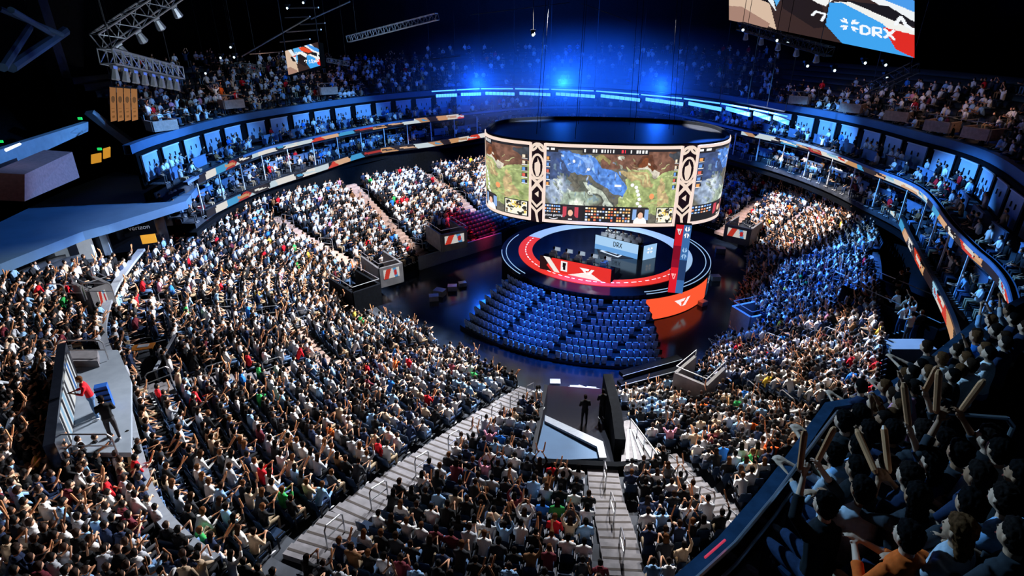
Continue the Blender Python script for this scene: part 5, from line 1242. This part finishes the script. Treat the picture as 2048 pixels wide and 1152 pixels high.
for i, (hx_, hy_, pose, shc, lg, ht, st, txt) in enumerate(HEADS):
    p = place_head(1348 + hx_ / 2.866, 750 + hy_ / 2.866); an = deck_dir(p.x, p.y) - .5 + random.uniform(-.25, .25)
    L_ = POSES[pose]['lean'] * 1.2 + .045; bx, by = p.x + math.sin(an) * L_, p.y - math.cos(an) * L_; z_ = p.z - 1.30
    person((bx, by, z_ - .03), an, pose, shc, 'person in near deck: ' + txt, None, 2, lg, skin=SKIN[i % 3], hairm=HAIRM[ht])
    seat((bx, by, z_), an, 'dark seat, near-deck person: %s' % txt)
    if st: sticks((bx, by, z_), an, pose, 'near-deck person %s' % ' '.join(txt.split()[:6]), None)
# further rows of the near deck, small and dark
n_far = 0
for r_ in range(7):
    for c_ in range(9):
        px, py = 1765 + c_ * 34 + r_ * 10 + random.uniform(-5, 5), 800 - c_ * 21 + r_ * 13 - 34 + random.uniform(-3, 3)
        if px > 2060 or py > 850 or n_far > 34: continue
        n_far += 1; d = 8.6 + c_ * .35 - r_ * .2; p = place_head(px, py); an = deck_dir(p.x, p.y) + random.uniform(-.2, .2)
        sh_ = random.choice(PICK); pose = PN[rng.choice(8, p=PW)]; t = 'upper right end of the near deck, %s file, %s row' % (ordn(c_ + 1), ordn(r_ + 1))
        person((p.x, p.y, p.z - 1.3), an, pose, sh_, 'person in %s top, %s' % (sh_, t), 'spectators at the upper right end of the near deck', 1, scale=.8)
for (a, b, t) in (((1815, 822), (2034, 838), 'long near handrail across the dark deck'), ((1962, 712), (2060, 700), 'handrail at the upper right edge of the deck')):
    A_ = UD(*a, 7.4 if a[0] < 1900 else 10); B_ = UD(*b, 7.0 if a[0] < 1900 else 9.5); d = B_ - A_; mb = MB(); k_ = Vector((0, 0, -.12)); n_ = d.normalized() * .1
    mb.path([A_ - Vector((0, 0, 1.1)), A_ + k_, A_ + n_, B_ - n_, B_ + k_, B_ - Vector((0, 0, 1.1))], .028, 8)
    o = mb.build('handrail', M_RAIL, label=t, cat='handrail'); MB().bar(A_ - Vector((0, 0, .5)), B_ - Vector((0, 0, .5)), .022, 7).build('middle_rail', M_RAIL, o)
# dark corner at the right: black gangway block, pale box and the people in it
vomitory((1800, 640), 5.2, 3.0, 6.0, .35, M_BLACK, 'black boxed gangway between the right bowl and the lower ribbon board')
boxat((1808, 712), 6.0, 6.7, 2.2, 1.0, .0, 'pale_counter', M_CANOPY, label='pale counter box in the dark right corner below the ribbon board', cat='counter')
for i, (x0, y0) in enumerate(((1800, 560), (1815, 555), (1800, 605), (1812, 612), (1825, 625), (1806, 628), (1822, 645), (1836, 640))):
    p = U(x0, y0, 6.8); person((p.x, p.y, 6.0), .3, PN[i % 8], random.choice(('beige', 'white', 'black')), 'person lit warmly in the dark right gangway, %s from the top' % ordn(i + 1), 'people in the dark right gangway', 1, stand=True)

# thin haze hanging in the blue light of the far truss
m = bpy.data.materials.new('thin_haze'); m.use_nodes = True; nt = m.node_tree; nt.nodes.clear()
ou = nt.nodes.new('ShaderNodeOutputMaterial'); vs_ = nt.nodes.new('ShaderNodeVolumeScatter'); vs_.inputs['Density'].default_value = .02; tc_ = nt.nodes.new('ShaderNodeTexCoord'); mp_ = nt.nodes.new('ShaderNodeMapping'); mp_.inputs['Location'].default_value = (-1, -1, -1); mp_.inputs['Scale'].default_value = (2, 2, 2); gr_ = nt.nodes.new('ShaderNodeTexGradient'); gr_.gradient_type = 'QUADRATIC_SPHERE'; mu_ = nt.nodes.new('ShaderNodeMath'); mu_.operation = 'MULTIPLY'; mu_.inputs[1].default_value = .16; nt.links.new(tc_.outputs['Generated'], mp_.inputs[0]); nt.links.new(mp_.outputs[0], gr_.inputs[0]); nt.links.new(gr_.outputs[1], mu_.inputs[0]); nt.links.new(mu_.outputs[0], vs_.inputs['Density']); vs_.inputs['Color'].default_value = (.6, .75, 1, 1)
nt.links.new(vs_.outputs[0], ou.inputs['Volume'])
MB().box((9, 70, 15), (60, 24, 15)).build('stage_haze', m, label='thin haze glowing blue around the far curved lamp truss', cat='haze', kind='stuff')
